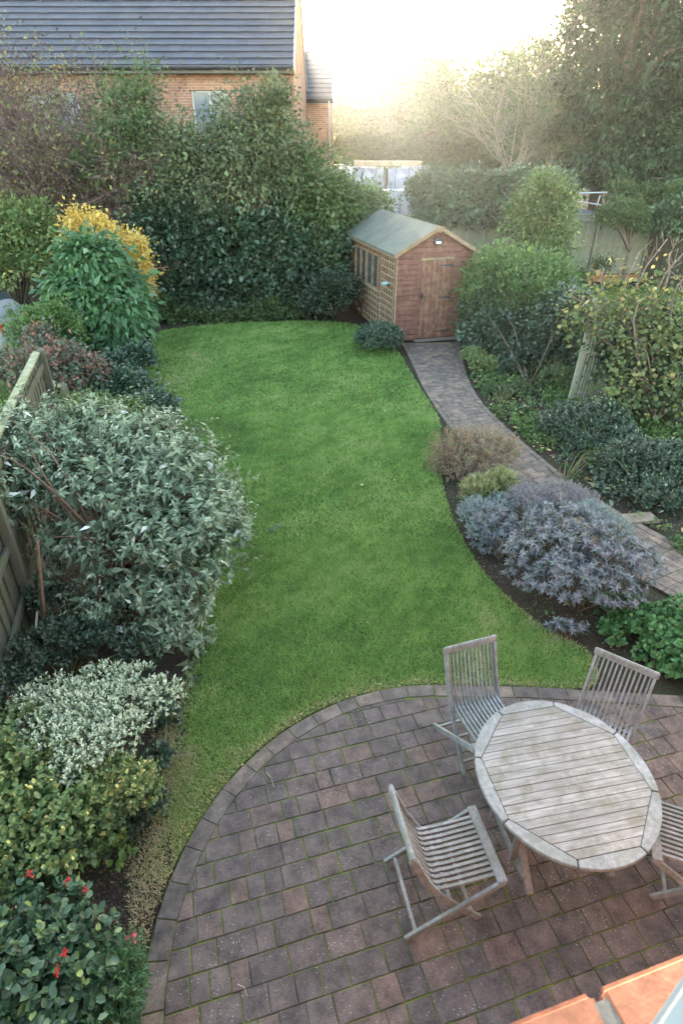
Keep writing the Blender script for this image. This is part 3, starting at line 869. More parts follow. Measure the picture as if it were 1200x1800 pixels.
# ================================================================== BRICK HOUSES
def tile_mat():
    m, nt, b = new_mat('roof_tile'); v = coords(nt)
    n1 = noise(nt, v, 30, 3, .6); c0 = ramp(nt, attr(nt), [(0, (.034, .038, .055)), (1, (.050, .055, .078))])
    c = mix(nt, 1.0, c0, ramp(nt, n1, [(.3, (.85, .85, .85)), (.7, (1.15, 1.15, 1.15))]), 'MULTIPLY')
    nt.links.new(c, b.inputs['Base Color']); b.inputs['Roughness'].default_value = .5; b.inputs['Specular IOR Level'].default_value = .5; return m
M['roof_tile'] = tile_mat()
M['gutter'] = plain('gutter', (.02, .02, .024), .35, .5)
M['white_frame'] = plain('white_frame', (.38, .37, .36), .5, .4)
M['curtain_glass'] = glass_mat('curtain_glass', (.16, .18, .22))
def tiled_slope(mb, p0, along, up, L, S, gauge=.30, tw=.33):
    """p0 eave corner, along/up unit vectors; each course a row of overlapping tiles"""
    p0 = Vector(p0); a = Vector(along); u = Vector(up); n = a.cross(u).normalized()
    if n.z < 0: n = -n
    k = int(S / gauge); m = int(L / tw)
    for i in range(k):
        lift = .045
        off = (i % 2) * tw / 2
        for j in range(-1, m+1):
            s0 = max(0, j*tw + off); s1 = min(L, (j+1)*tw + off - .006)
            if s1 - s0 < .03: continue
            h = random.uniform(-.002, .002)
            b0 = p0 + a*s0 + u*(i*gauge); b1 = p0 + a*s1 + u*(i*gauge)
            t0 = p0 + a*s0 + u*((i+1)*gauge+.03); t1 = p0 + a*s1 + u*((i+1)*gauge+.03)
            V = [b0, b1, b1 + n*(lift+h), b0 + n*(lift+h), t0 + n*.003, t1 + n*.003]
            mb.add(V, [(0,1,2,3), (3,2,5,4)], random.random())
def brick_house(name, label, x0, x1, y0, y1, he, wins, pitch=40, mat='brick', gable_end=True, downpipes=()):
    cx, cy = (x0+x1)/2, (y0+y1)/2
    t = thing(name, label, 'house', (cx, cy, 0)); hx, hy = (x1-x0)/2, (y1-y0)/2
    hr = he + hy*math.tan(R(pitch)); zb = -.2
    mb = MB()
    # front wall with real openings: strips between window columns
    cols = sorted(set([-hx, hx] + [w[0]-cx for w in wins] + [w[1]-cx for w in wins]))
    rows = sorted(set([zb, he] + [w[2] for w in wins] + [w[3] for w in wins]))
    for a, b in zip(cols, cols[1:]):
        for c, d_ in zip(rows, rows[1:]):
            if any(w[0]-cx <= a+1e-6 and w[1]-cx >= b-1e-6 and w[2] <= c+1e-6 and w[3] >= d_-1e-6 for w in wins): continue
            mb.add([(a, -hy, c), (b, -hy, c), (b, -hy, d_), (a, -hy, d_)], [(0,1,2,3)], .5)
    for w in wins:
        a, b, c, d_ = w[0]-cx, w[1]-cx, w[2], w[3]
        mb.add([(a,-hy,c),(b,-hy,c),(b,-hy,d_),(a,-hy,d_),(a,-hy+.1,c),(b,-hy+.1,c),(b,-hy+.1,d_),(a,-hy+.1,d_)], [(0,4,5,1),(1,5,6,2),(2,6,7,3),(3,7,4,0)], .5)
    for s in (-1, 1):
        f = [(s*hx, -hy, zb), (s*hx, hy, zb), (s*hx, hy, he), (s*hx, 0, hr-.05), (s*hx, -hy, he)]
        mb.add(f, [(0,1,2,3,4) if s > 0 else (4,3,2,1,0)], .5)
    mb.add([(-hx, hy, zb), (hx, hy, zb), (hx, hy, he), (-hx, hy, he)], [(3,2,1,0)], .5)
    wall = mb.build('wall', M[mat], t)
    cs, sn = math.cos(R(pitch)), math.sin(R(pitch)); ov = .35; ovx = .04
    S = (hy+ov)/cs
    mb = MB()
    ez = he - ov*math.tan(R(pitch)) + .12
    tiled_slope(mb, (-hx-ovx, -hy-ov, ez), (1,0,0), (0,cs,sn), 2*(hx+ovx), S)
    tiled_slope(mb, (hx+ovx, hy+ov, ez), (-1,0,0), (0,-cs,sn), 2*(hx+ovx), S, tw=.9)
    for s in (-1, 1):
        mb.add([(-hx-ovx, s*(hy+ov), ez-.02), (hx+ovx, s*(hy+ov), ez-.02), (hx+ovx, 0, ez-.02+S*sn), (-hx-ovx, 0, ez-.02+S*sn)], [(0,1,2,3)], .2)
    mb.bar((-hx-ovx, 0, ez+S*sn+.03), (hx+ovx, 0, ez+S*sn+.03), .22, .09, a=.4)
    rf = mb.build('roof', M['roof_tile'], t)
    mb = MB(); mb.box((0, -hy-ov+.02, ez-.10), (2*(hx+ovx), .03, .20)); mb.box((0, -hy-ov/2+.03, ez-.18), (2*(hx+ovx), ov-.04, .02)); mb.build('fascia', M['gutter'], rf)
    mb = MB(); mb.tube([(-hx-ovx, -hy-ov-.06, ez-.06), (hx+ovx, -hy-ov-.06, ez-.06)], .06, n=8); mb.build('gutter', M['gutter'], rf)
    for s in (-1, 1):
        mb = MB()
        for q in (-1, 1): mb.bar((s*(hx+ovx)-s*.015, q*(hy+ov), ez-.07), (s*(hx+ovx)-s*.015, 0, ez-.07+S*sn), .03, .18, (0, 0, 1))
        mb.build('verge_board', M['white_frame'], rf)
    for dx in downpipes:
        mb = MB(); mb.tube([(dx-cx, -hy-ov-.04, ez-.1), (dx-cx, -hy-.06, ez-.45), (dx-cx, -hy-.06, 0)], .04, n=8); mb.build('downpipe', M['white_frame'], t)
    for w in wins:
        a, b, c, d_ = w[0]-cx, w[1]-cx, w[2], w[3]; y = -hy+.07; fw = .06
        mb = MB()
        for q in ((a, b, c, c+fw), (a, b, d_-fw, d_), (a, a+fw, c+fw, d_-fw), (b-fw, b, c+fw, d_-fw), ((a+b)/2-fw/2, (a+b)/2+fw/2, c+fw, d_-fw)):
            mb.box(((q[0]+q[1])/2, y, (q[2]+q[3])/2), (q[1]-q[0]-.002, .06, q[3]-q[2]-.002))
        wd = mb.build('window', M['white_frame'], t, bevel=.004, seg=1)
        mb = MB(); mb.add([(a, y+.01, c), (b, y+.01, c), (b, y+.01, d_), (a, y+.01, d_)], [(0,1,2,3)], .5); mb.build('pane', M['curtain_glass'], wd)
        mb = MB(); mb.box(((a+b)/2, -hy-.04, c-.03), (b-a+.12, .16, .06)); mb.build('sill', M['white_frame'], wd)
        mb = MB(); mb.box(((a+b)/2, -hy-.012, d_+.11), (b-a+.3, .03, .2)); mb.build('lintel', M['brick_pale'], wd)
    return t
brick_house('brick_house', 'red brick house with blue grey tiled roof behind the tall hedge', -19.0, -1.55, 24.0, 32.0, 6.55,
            [(-4.95, -3.75, 4.55, 5.75), (-10.3, -8.7, 4.4, 5.7), (-10.3, -8.9, .9, 2.4), (-5.6, -4.3, .9, 2.3), (-14.5, -13.2, 4.4, 5.7)], downpipes=(-2.2,))
brick_house('brick_house', 'narrow brick block seen past the right end of the big brick house', -9.0, -.42, 32.4, 36.4, 6.12, [], pitch=38, mat='brick_pale', downpipes=(-.55,))
# slit windows on the end wall of the big house
def end_windows():
    h = [o for o in bpy.data.objects if o.name == 'brick_house'][0]
    hx = (19-1.55)/2
    for y in (-1.2, 1.3):
        mb = MB(); mb.box((hx+.02, y, 3.1), (.05, .55, 3.2)); w = mb.build('window', M['white_frame'], h)
        mb = MB(); mb.box((hx+.05, y, 3.1), (.02, .42, 3.05)); mb.build('pane', M['glass'], w)
end_windows()

# ================================================================== FENCES
M['fence'] = wood('fence_wood', (.16, .15, .12), (.27, .25, .20), (.36, .34, .28), 2, 2, 10, (.20, .23, .14))
M['fence_brown'] = wood('fence_brown', (.06, .05, .038), (.105, .088, .068), (.15, .13, .10), 2, 2, 10, (.09, .105, .055))
M['cap'] = wood('lichen_cap', (.16, .17, .11), (.27, .27, .18), (.38, .37, .27), 0, 5, 3, (.13, .16, .07))
M['gravel_board'] = plain('gravel_board', (.36, .17, .075), .85, .2, nscale=5, var=.4)
def fence(name, label, a, b, h, mat, posts=1.83, board=.10, cap=None, rails_front=True, group=None, gravel=None, side=1, lean=0, hpost=.03):
    a = Vector((a[0], a[1], 0)); b = Vector((b[0], b[1], 0)); L = (b-a).length; ang = math.atan2((b-a).y, (b-a).x)
    t = thing(name, label, 'fence', tuple(a), ang, group)
    mb = MB(); n = int(L/board); g0 = .0 if not gravel else .24
    for i in range(n):
        x = (i+.5)*board; mb.box((x, random.gauss(0, .003)+.012*(i % 2), g0+.02+(h-g0-.03)/2), (board*1.12, .014, h-g0-.05+random.gauss(0, .006)))
    mb.build('boards', M[mat], t)
    m = max(1, round(L/posts))
    for i in range(m+1):
        mb = MB(); x = L*i/m; mb.box((x, -side*.06, (h+hpost)/2), (.09, .09, h+hpost)); mb.build('post', M[mat], t, bevel=.006, seg=1)
    for z in (.42, h*.55, h-.18):
        mb = MB(); mb.box((L/2, -side*.035, z), (L, .04, .075)); mb.build('rail', M[mat], t, bevel=.004, seg=1)
    mb = MB(); mb.box((L/2, 0, h-.005), (L, .10 if cap else .06, .035)); mb.build('capping', M[cap or mat], t, bevel=.006, seg=1)
    if gravel:
        mb = MB(); mb.box((L/2, -side*.02, .12), (L, .05, .24)); mb.build('gravel_board', M[gravel], t)
    return t
fence('panel_fence', 'pale weathered board fence facing the garden in front of the building site', (1.2, 22.4), (10.75, 22.9), 2.2, 'fence', gravel='gravel_board')
fence('panel_fence', 'dark brown board fence running towards the viewer at the right picture edge', (10.85, 22.8), (13.2, 16.2), 2.1, 'fence_brown', side=1)
fence('panel_fence', 'lichen covered board fence along the left side of the garden', (-2.72, 2.9), (-4.27, 8.3), 1.8, 'fence_brown', cap='cap', side=1)
fence('panel_fence', 'low brown fence almost buried in shrubs left of the leafy green bush', (-4.60, 9.4), (-6.9, 17.6), .9, 'fence_brown', cap='cap', side=1)
# trellis screen on the right
t = thing('trellis_screen', 'grey vertical slatted screen half covered by the yellowing climber', 'trellis', (4.433, 10.856, 0.0), R(4)); t.rotation_euler = (R(-7), R(6), R(4))
mb = MB()
for i in range(11): mb.box((i*.062, random.gauss(0, .002), .95), (.036, .012, 1.9))
mb.build('slats', M['fence'], t)
for z in (.25, 1.0, 1.75):
    mb = MB(); mb.box((.31, .02, z), (.70, .025, .04)); mb.build('rail', M['fence'], t)
for x in (-.06, .69):
    mb = MB(); mb.box((x, .02, .98), (.07, .07, 1.96)); mb.build('post', M['fence'], t, bevel=.004)
# thin white cane at the lawn edge
o = MB(); o.tube([(0, 0, 0), (.03, .02, .62)], .013, .010, 6); c = o.build('garden_cane', M['lattice']); c.location = (-3.611, 10.57, 0.0); tag(c, 'thin pale cane standing at the left edge of the lawn', 'cane')
# stone slab in right bed
o = MB(); o.box((0, 0, .02), (.46, .24, .05)); c = o.build('stone_slab', plain('sandstone', (.19, .15, .11), .9, .2, nscale=9, var=.3, bstr=.4), bevel=.012); c.location = (3.976, 6.744, 0.0); c.rotation_euler = (0, 0, R(8)); tag(c, 'flat tan stone slab lying on the bare soil beside the path', 'slab')

# ================================================================== BUILDING SITE
M['wrap'] = plain('wrap', (.30, .29, .35), .3, .5, nscale=2.5, var=.3, bstr=.5)
M['wrap_white'] = plain('wrap_white', (.40, .40, .45), .3, .5, nscale=3.5, var=.25, bstr=.5)
M['pallet'] = wood('pallet', (.18, .12, .08), (.30, .22, .15), (.40, .30, .20), 0, 4, 6)
M['redbrick'] = plain('redbrick', (.30, .10, .07), .9, .2, nscale=14, var=.4)
def make_pallet(mat):
    t = thing('brick_pallet', 'x', 'pallet')
    for y in (-.45, 0, .45):
        mb = MB(); mb.box((0, y, .05), (1.1, .09, .10)); mb.build('skid', M['pallet'], t)
    mb = MB()
    for i in range(7): mb.box((-.50+i*.167, 0, .112), (.12, 1.05, .02))
    mb.build('deck', M['pallet'], t)
    # wrapped block with sagging, wrinkled film
    n = 9; V = []; F = []
    bm = bmesh.new(); bmesh.ops.create_cube(bm, size=1)
    bmesh.ops.subdivide_edges(bm, edges=bm.edges[:], cuts=6, use_grid_fill=True)
    for v in bm.verts:
        v.co.x *= 1.06; v.co.y *= 1.0; v.co.z = (v.co.z+.5)*.95 + .13
        k = .018
        v.co += Vector((random.gauss(0, k)*.6, random.gauss(0, k)*.6, random.gauss(0, k)))
    me = bpy.data.meshes.new('wrapped_bricks'); bm.to_mesh(me); bm.free(); me.materials.append(mat); link(bpy.data.objects.new('wrapped_bricks', me), t)
    mb = MB()
    for x in (-.25, .25):
        mb = MB(); mb.bar((x, -.53, .15), (x, -.53, 1.10), .02, .01, (0, 1, 0)); mb.build('strap', M['black_metal'], t)
    return t
PG = 'wrapped brick pallets on the building site'
pa = make_pallet(M['wrap']); pb = make_pallet(M['wrap_white'])
first = {id(pa): True, id(pb): True}
PALS = [(pa, -.10, 26.6, 2.38, 'grey wrapped brick pallet, leftmost in the upper row beside the brick block'),
        (pa, 1.08, 26.55, 2.38, 'grey wrapped brick pallet, second from the left in the upper row'),
        (pa, 2.28, 26.5, 2.38, 'grey wrapped brick pallet at the right end of the upper row'),
        (pa, 3.0, 28.2, 2.38, 'grey wrapped brick pallet set back behind the right end of the upper row'),
        (pa, -.10, 26.6, 1.26, 'grey wrapped brick pallet under the leftmost pallet of the upper row'),
        (pa, 1.08, 26.55, 1.26, 'grey wrapped brick pallet under the second pallet of the upper row'),
        (pa, 2.28, 26.5, 1.26, 'grey wrapped brick pallet under the right end of the upper row'),
        (pb, 1.85, 24.6, 1.75, 'white wrapped brick pallet, left one in front of the row just above the shed roof'),
        (pb, 2.85, 24.9, 1.75, 'white wrapped brick pallet, right one in front of the row just above the shed roof'),
        (pb, 4.9, 25.0, 1.30, 'white wrapped brick pallet glimpsed through the ivy on the back fence')]
for p, x, y, z, lab in PALS:
    c = p if first[id(p)] else copy_tree(p); first[id(p)] = False
    c.location = (x, y, z if z > 1.3 else 1.2); c.rotation_euler = (0, 0, R(random.uniform(-4, 4))); c['label'] = lab; c['group'] = PG
    if z > 1.3 and p is pb:
        pass
# plinth stack of loose bricks below the two white pallets
for x, y, lab in ((1.85, 24.6, 'low stack of red bricks under the left white pallet'), (2.85, 24.9, 'low stack of red bricks under the right white pallet')):
    mb = MB()
    for k in range(7):
        for i in range(5):
            mb.box((x-.44+i*.22, y, 1.2+.04+k*.078), (.212, .95, .072))
    tag(mb.build('brick_stack', M['redbrick']), lab, 'bricks')
def plank_stack(name, lab, x, y, z, L, n, w, mat, rz):
    mb = MB()
    for k in range(n):
        for i in range(4): mb.box((random.gauss(0, .05), -w*1.5+i*w, k*.06+.03), (L*random.uniform(.93, 1.02), w*.94, .05))
    o = mb.build(name, mat); o.location = (x, y, z); o.rotation_euler = (0, 0, rz); tag(o, lab, 'timber')
M['plank'] = wood('plank', (.34, .26, .17), (.46, .36, .25), (.58, .48, .36), 0, 3, 8)
plank_stack('plank_stack', 'stack of tan planks lying on top of the grey wrapped pallets', 1.75, 26.5, 3.52, 2.6, 3, .2, M['plank'], R(3))
plank_stack('plank_stack', 'white boards stacked behind the tan planks', .55, 30.5, 3.35, 1.9, 2, .25, M['wrap_white'], R(-2))
plank_stack('plank_stack', 'tall brown timber stack under the white boards', .55, 30.5, 1.2, 2.2, 35, .3, M['plank'], R(-2))
# steel mesh site fence
M['galv'] = plain('galv', (.42, .45, .48), .35, .5, metal=.6)
def make_heras():
    t = thing('mesh_fence_panel', 'x', 'fence panel'); L, H_ = 3.3, 2.0
    mb = MB(); mb.tube([(0.03, 0, .05), (.03, 0, H_-.06), (.09, 0, H_), (L-.09, 0, H_), (L-.03, 0, H_-.06), (L-.03, 0, .05)], .024, n=6); mb.tube([(.03, 0, .2), (L-.03, 0, .2)], .018, n=6)
    mb.build('frame', M['galv'], t, smooth=True)
    mb = MB()
    for i in range(1, 32): mb.tube([(i*.105, 0, .2), (i*.105, 0, H_)], .003, n=3, cap=False)
    for i in range(1, 8): mb.tube([(.03, 0, .2+i*.23), (L-.03, 0, .2+i*.23)], .003, n=3, cap=False)
    mb.build('mesh', M['galv'], t)
    for x in (.0, L):
        mb = MB(); mb.box((x, 0, .06), (.25, .6, .12)); mb.build('foot_block', M['mortar'], t, bevel=.02)
    return t
hp = make_heras(); A = Vector((12.6, 22.9, 0)); Bv = Vector((4.4, 35.4, 0)); n = 4; dirv = (Bv-A).normalized(); 
labs = ['steel mesh site fence panel at the right picture edge above the ivy', 'steel mesh site fence panel in front of the dark tall tree', 'steel mesh site fence panel below the pale branched tree', 'steel mesh site fence panel beyond the orange netting']

for i in range(4):
    c = hp if i == 0 else copy_tree(hp); p = Vector((13.0, 22.4, 0)) + Vector((-.50, .866, 0)).normalized()*3.36*i; c.location = (p.x, p.y, 1.2); c.rotation_euler = (0, 0, math.atan2(.866, -.50)); c['label'] = labs[i]; c['group'] = 'steel mesh site fence panels'
# tilted steel frames leaning behind the fence
t = thing('steel_frame', 'tilted steel tube frames leaning behind the pale board fence', 'steel frame', (8.3, 23.6, 1.15), R(4))
for q, (z, l, ti) in enumerate(((1.62, 1.9, .02), (1.48, 1.8, -.12), (.62, 1.5, .05))):
    mb = MB(); mb.tube([(-.9, .1*q, z), (-.9+l, .1*q, z+ti*l)], .024, n=6); mb.build('tube', M['galv'], t)
for q, (x, dx) in enumerate(((-.55, .22), (.85, .05))):
    mb = MB(); mb.tube([(x, .3, .35 if q == 0 else 1.2), (x+dx, .3, 1.55)], .022, n=6); mb.build('upright', M['galv'], t)
# dark tarpaulin slope behind
mb = MB(); mb.add([(-.8, .45, .1), (1.1, .45, .1), (1.1, .9, 1.0), (-.5, .9, 1.2)], [(0,1,2,3)], .5); mb.add([(-.8, .47, .08), (1.1, .47, .08), (1.1, .92, .98), (-.5, .92, 1.18)], [(3,2,1,0)], .5); mb.build('sheet', plain('tarp', (.11, .12, .15), .6, nscale=3, var=.3), t)
# orange safety netting
M['orange'] = plain('orange_net', (.62, .17, .08), .7, nscale=3, var=.3)
t = thing('barrier_netting', 'sagging orange plastic safety netting behind the ivy hedge', 'netting', (3.6, 27.6, 1.2), R(-6))
mb = MB(); 
def nz(x): return 1.9 + .22*math.sin(x*1.9)+.1*math.sin(x*5)
for i in range(0, 56):
    x = i*.1; mb.bar((x, .05*math.sin(x*3), nz(x)-1.0), (x+.05, .05*math.sin(x*3), nz(x)), .022, .004, (0, 1, 0))
for k in range(9):
    for i in range(0, 28):
        x = i*.2; mb.bar((x, .05*math.sin(x*3), nz(x)-k*.12), (x+.2, .05*math.sin(x*3+.6), nz(x+.2)-k*.12), .004, .028, (0, 0, 1))
mb.build('net', M['orange'], t)
for x in (0, 1.9, 3.8, 5.6):
    mb = MB(); mb.tube([(x, .05, 0), (x+.03, .05, 2.15)], .02, n=5); mb.build('stake', M['galv'], t)

# ================================================================== PARKED CAR (left, beyond the fence)
M['car_paint'] = plain('car_paint', (.30, .295, .31), .3, .6, nscale=2, var=.06)
M['rubber'] = plain('tyre', (.02, .02, .02), .85, .2)
def build_car():
    t = thing('parked_car', 'silver car parked beyond the left fence, only its roof end and side showing', 'car', (-9.55, 13.9, 0), R(0))
    # profile along x (length 4.3), width 1.7 ; lofted sections
    prof = [(-2.15, .45, .62, .62), (-2.10, .32, .80, .72), (-1.5, .25, .92, .80), (-1.0, .24, 1.0, .84), (-.45, .24, 1.38, .84), (.1, .24, 1.47, .85), (1.0, .24, 1.47, .85), (1.6, .24, 1.42, .84), (1.95, .25, 1.12, .82), (2.10, .30, .86, .76), (2.16, .45, .62, .66)]
    V = []; F = []; m = 12
    def sect(x, zb, zt, hw):
        belt = min(.90, zt-.05)
        pts = [(hw*.90, zb), (hw, zb+.15), (hw, (zb+belt)/2+.05), (hw*.97, belt), (hw*(.97-.22*max(0, zt-.9)/.55), belt+(zt-belt)*.85), (hw*(.86-.22*max(0, zt-.9)/.55), zt)]
        return [(x, p[0], p[1]) for p in pts] + [(x, -p[0], p[1]) for p in pts[::-1]]
    for p in prof: V += sect(*p)
    for i in range(len(prof)-1):
        for k in range(m): F.append((i*m+k, i*m+(k+1) % m, (i+1)*m+(k+1) % m, (i+1)*m+k))
    F.append(tuple(range(m))); F.append(tuple((len(prof)-1)*m+k for k in range(m-1, -1, -1)))
    mb = MB(); mb.add(V, F, .5); o = mb.build('body', M['car_paint'], t, smooth=True)
    sm = o.modifiers.new('s', 'SUBSURF'); sm.levels = 1; sm.render_levels = 2
    for s in (-1, 1):
        for (a, b) in ((-.42, .28), (.36, 1.05), (1.12, 1.62)):
            mb = MB(); y = s*.80
            mb.add([(a, y*1.03, .95), (b, y*1.03, .95), (b-.02 if b < 1.5 else b-.12, y*.90, 1.33), (a+(.28 if a < -.3 else .02), y*.90, 1.33)], [(0,1,2,3) if s < 0 else (3,2,1,0)], .5)
            mb.build('side_window', M['glass'], t)
        for x in (-1.38, 1.42):
            n = 22; mb = MB()
            mb.tube([(x, s*.64, .32), (x, s*.86, .32)], .32, n=n); w = mb.build('wheel', M['rubber'], t)
            mb = MB(); mb.tube([(x, s*.85, .32), (x, s*.875, .32)], .20, n=n); mb.build('hubcap', M['galv'], w)
    mb = MB(); mb.add([(1.70, -.62, 1.36), (1.70, .62, 1.36), (1.98, .72, 1.0), (1.98, -.72, 1.0)], [(3,2,1,0)], .5); mb.build('rear_window', M['glass'], t)
    for s in (-1, 1):
        mb = MB(); mb.box((2.10, s*.62, .80), (.08, .16, .22)); mb.build('tail_light', plain('red_lamp', (.35, .02, .02), .3), t, bevel=.01)
    mb = MB(); 
    for s in (-1, 1): mb.bar((-.3, s*.60, 1.50), (1.4, s*.60, 1.50), .03, .03)
    mb.build('roof_rail', M['black_metal'], t)
build_car()

# ================================================================== PLANTING
L = {}
L['hedge'] = leaf_mat('leaf_hedge', greens((.098, .132, .072), .5, (.24, .19, .08), .92), .5, .25, .35)
L['dark'] = leaf_mat('leaf_dark', greens((.028, .052, .030), .45), .4, .2, .55)
L['ivy'] = leaf_mat('leaf_ivy', greens((.034, .070, .040), .5, (.30, .34, .20), .95), .35, .2, .6)
L['ivy2'] = leaf_mat('leaf_ivy_spotted', greens((.060, .105, .055), .5, (.42, .45, .36), .88), .38, .2, .6)
L['mid'] = leaf_mat('leaf_mid', greens((.075, .125, .048), .4, (.26, .26, .09), .95), .5, .3, .4)
L['fresh'] = leaf_mat('leaf_fresh', greens((.085, .160, .050), .4, (.24, .30, .09), .92), .5, .35, .4)
L['upright'] = leaf_mat('leaf_upright', greens((.060, .145, .062), .4, (.13, .24, .10), .9), .45, .3, .45)
L['yellow'] = leaf_mat('leaf_yellow', [(0, (.42, .26, .06)), (.4, (.62, .42, .10)), (.8, (.72, .55, .20)), (1, (.50, .30, .10))], .6, .4, .3)
L['purple'] = leaf_mat('leaf_purple_brown', [(0, (.085, .05, .05)), (.4, (.13, .085, .075)), (.6, (.10, .12, .05)), (.9, (.20, .22, .08)), (1, (.34, .26, .08))], .55, .25, .3)
L['backlit'] = leaf_mat('leaf_backlit', greens((.10, .145, .055), .4, (.25, .21, .09), .95), .55, .45, .3)
L['olive'] = leaf_mat('leaf_olive', greens((.115, .135, .055), .4, (.26, .21, .10), .92), .55, .45, .3)
L['conifer'] = leaf_mat('leaf_tall_dark', greens((.030, .062, .026), .4, (.07, .10, .035), .95), .5, .12, .3)
L['grey'] = leaf_mat('leaf_grey', [(0, (.065, .100, .056)), (.35, (.130, .180, .110)), (.7, (.26, .32, .21)), (.965, (.40, .43, .30)), (.975, (.65, .65, .60))], .6, .2, .3)
L['variegated'] = leaf_mat('leaf_variegated', [(0, (.06, .11, .05)), (.3, (.13, .20, .10)), (.5, (.33, .40, .26)), (.75, (.52, .56, .41)), (1, (.66, .67, .52))], .5, .3, .4)
L['bronze'] = leaf_mat('leaf_bronze', [(0, (.16, .11, .08)), (.4, (.28, .18, .14)), (.6, (.17, .19, .08)), (.9, (.38, .27, .20)), (1, (.42, .13, .08))], .65, .35, .2)
L['santolina'] = leaf_mat('leaf_santolina', [(0, (.12, .16, .15)), (.5, (.19, .24, .23)), (1, (.28, .33, .32))], .7, .2, .2)
L['lavender'] = leaf_mat('leaf_lavender', [(0, (.12, .11, .12)), (.5, (.19, .17, .19)), (1, (.26, .28, .24))], .7, .2, .2)
L['sage'] = leaf_mat('leaf_sage', [(0, (.060, .080, .070)), (.35, (.115, .135, .135)), (.7, (.20, .205, .225)), (.9, (.26, .235, .28)), (1, (.17, .22, .16))], .65, .15, .3)
L['geranium'] = leaf_mat('leaf_geranium', greens((.075, .185, .065), .35, (.17, .30, .11), .85), .5, .35, .35)
L['viburnum'] = leaf_mat('leaf_viburnum', [(0, (.022, .055, .028)), (.5, (.042, .092, .046)), (.9, (.07, .13, .062)), (1, (.20, .26, .07))], .42, .15, .45)
L['redflower'] = leaf_mat('petal_red', [(0, (.35, .015, .02)), (1, (.62, .05, .06))], .5, .3, .3)
L['pink'] = leaf_mat('petal_pink', [(0, (.60, .06, .12)), (1, (.80, .18, .25))], .5, .3, .3)
L['vine'] = leaf_mat('leaf_vine', [(0, (.045, .075, .035)), (.45, (.09, .13, .05)), (.7, (.17, .20, .06)), (.88, (.32, .29, .11)), (1, (.26, .14, .07))], .55, .35, .3)
L['litter'] = leaf_mat('leaf_litter', [(0, (.16, .10, .05)), (.4, (.30, .20, .09)), (.7, (.50, .38, .13)), (1, (.60, .52, .28))], .8, .1, .2)
L['reddish'] = leaf_mat('leaf_reddish', [(0, (.045, .075, .05)), (.5, (.08, .11, .07)), (.7, (.20, .10, .08)), (1, (.42, .17, .11))], .5, .25, .4)
L['straw'] = leaf_mat('leaf_straw', [(0, (.12, .17, .06)), (.5, (.25, .27, .12)), (1, (.48, .40, .24))], .7, .3, .2)
L['speckle'] = leaf_mat('leaf_mottled', [(0, (.065, .12, .045)), (.5, (.13, .20, .07)), (.8, (.23, .27, .10)), (.93, (.26, .20, .08)), (.95, (.60, .55, .16)), (1, (.70, .62, .22))], .5, .3, .4)

# ---- far trees beyond the building site
def twig_tree(name, label, base, height, spread, mat, n0=9, depth=4, r0=.07, lean=(0, 0), leaf=None, leafsize=.12, nleaf=3000, stemname='trunk', cat='tree', up=.75, kids=(3, 4), group=None, leafpart='crown', twigpart='branches'):
    t = thing(name, label, cat, (base[0], base[1], base[2]), 0, group)
    mb = MB(); tips = []; big = MB()
    def grow(p, d, L_, r, k):
        p = np.array(p); pts = [p.copy()]; q = p.copy(); dd = d.copy()
        for i in range(3):
            dd = dd + rng.normal(size=3) * .16; dd[2] += .05 * up; dd /= np.linalg.norm(dd)
            q = q + dd * L_ / 3; pts.append(q.copy())
        (big if k == depth else mb).tube(pts, r, r*.55, 5 if k > depth-2 else 3, cap=False)
        if k <= depth - 2: tips.extend([pts[2], pts[3]])
        if k == 0: return
        for c in range(rng.integers(kids[0], kids[1]+1)):
            a = dd + rng.normal(size=3) * np.array([.55, .55, .35]); a[2] = abs(a[2])*.6 + .25*up; a /= np.linalg.norm(a)
            grow(pts[rng.integers(1, 4)], a, L_ * rng.uniform(.55, .82), r*.52, k-1)
    for i in range(n0):
        a = 2*PI*i/n0 + rng.normal()*.3; s = spread * rng.uniform(.3, 1.0)
        d = np.array([math.cos(a)*s + lean[0], math.sin(a)*s*.8 + lean[1], 1.0]); d /= np.linalg.norm(d)
        grow(np.array([math.cos(a)*.12, math.sin(a)*.12, -.05]), d, height*.42*rng.uniform(.75, 1.1), r0, depth)
    big.build(stemname, mat, t, smooth=True); mb.build(twigpart, mat, t)
    if leaf is not None:
        T = np.array(tips); P = T[rng.integers(0, len(T), nleaf)] + rng.normal(size=(nleaf, 3))*.10
        leaf_object(leafpart, P, sphere(nleaf), leaf, leafsize, 'kite', t, droop=.3)
    return t

TG = 'trees beyond the building site'
def tree(label, base, blobs, mat, size, ncl, per, cr, nst=14, r0=.12, th=1.5, templ='kite', name='leafy_tree', **kw):
    return plant(name, label, 'tree', base, blobs, mat, size, ncl, per, cr, templ, M['bark'], nst, r0, .02, TG, 'crown', 'trunk', th, **kw)
tree('tall dark evergreen tree rising out of the top right corner', (10.2, 26.8, 1.2),
     [(9.973, 27.0, 7.726, 1.612, 2.0, 1.455), (10.815, 27.0, 9.39, 1.738, 2.4, 1.202), (11.761, 27.0, 6.756, 1.651, 2.2, 1.526), (9.686, 26.6, 5.717, 1.562, 1.8, 1.183), (10.986, 26.2, 4.48, 1.796, 1.8, 0.988), (12.579, 26.0, 4.478, 1.677, 2.0, 1.308), (10.108, 26.0, 3.848, 1.383, 1.5, 0.673), (13.258, 27.0, 6.59, 1.657, 2.2, 1.847), (8.761, 27.0, 8.194, 0.896, 1.2, 0.496), (8.801, 27.0, 7.085, 0.716, 1.0, 0.375)],
     L['conifer'], .15, 700, 105, .52, nst=34, r0=.20, th=3, fill=.6, droop=.4, low=-.9)
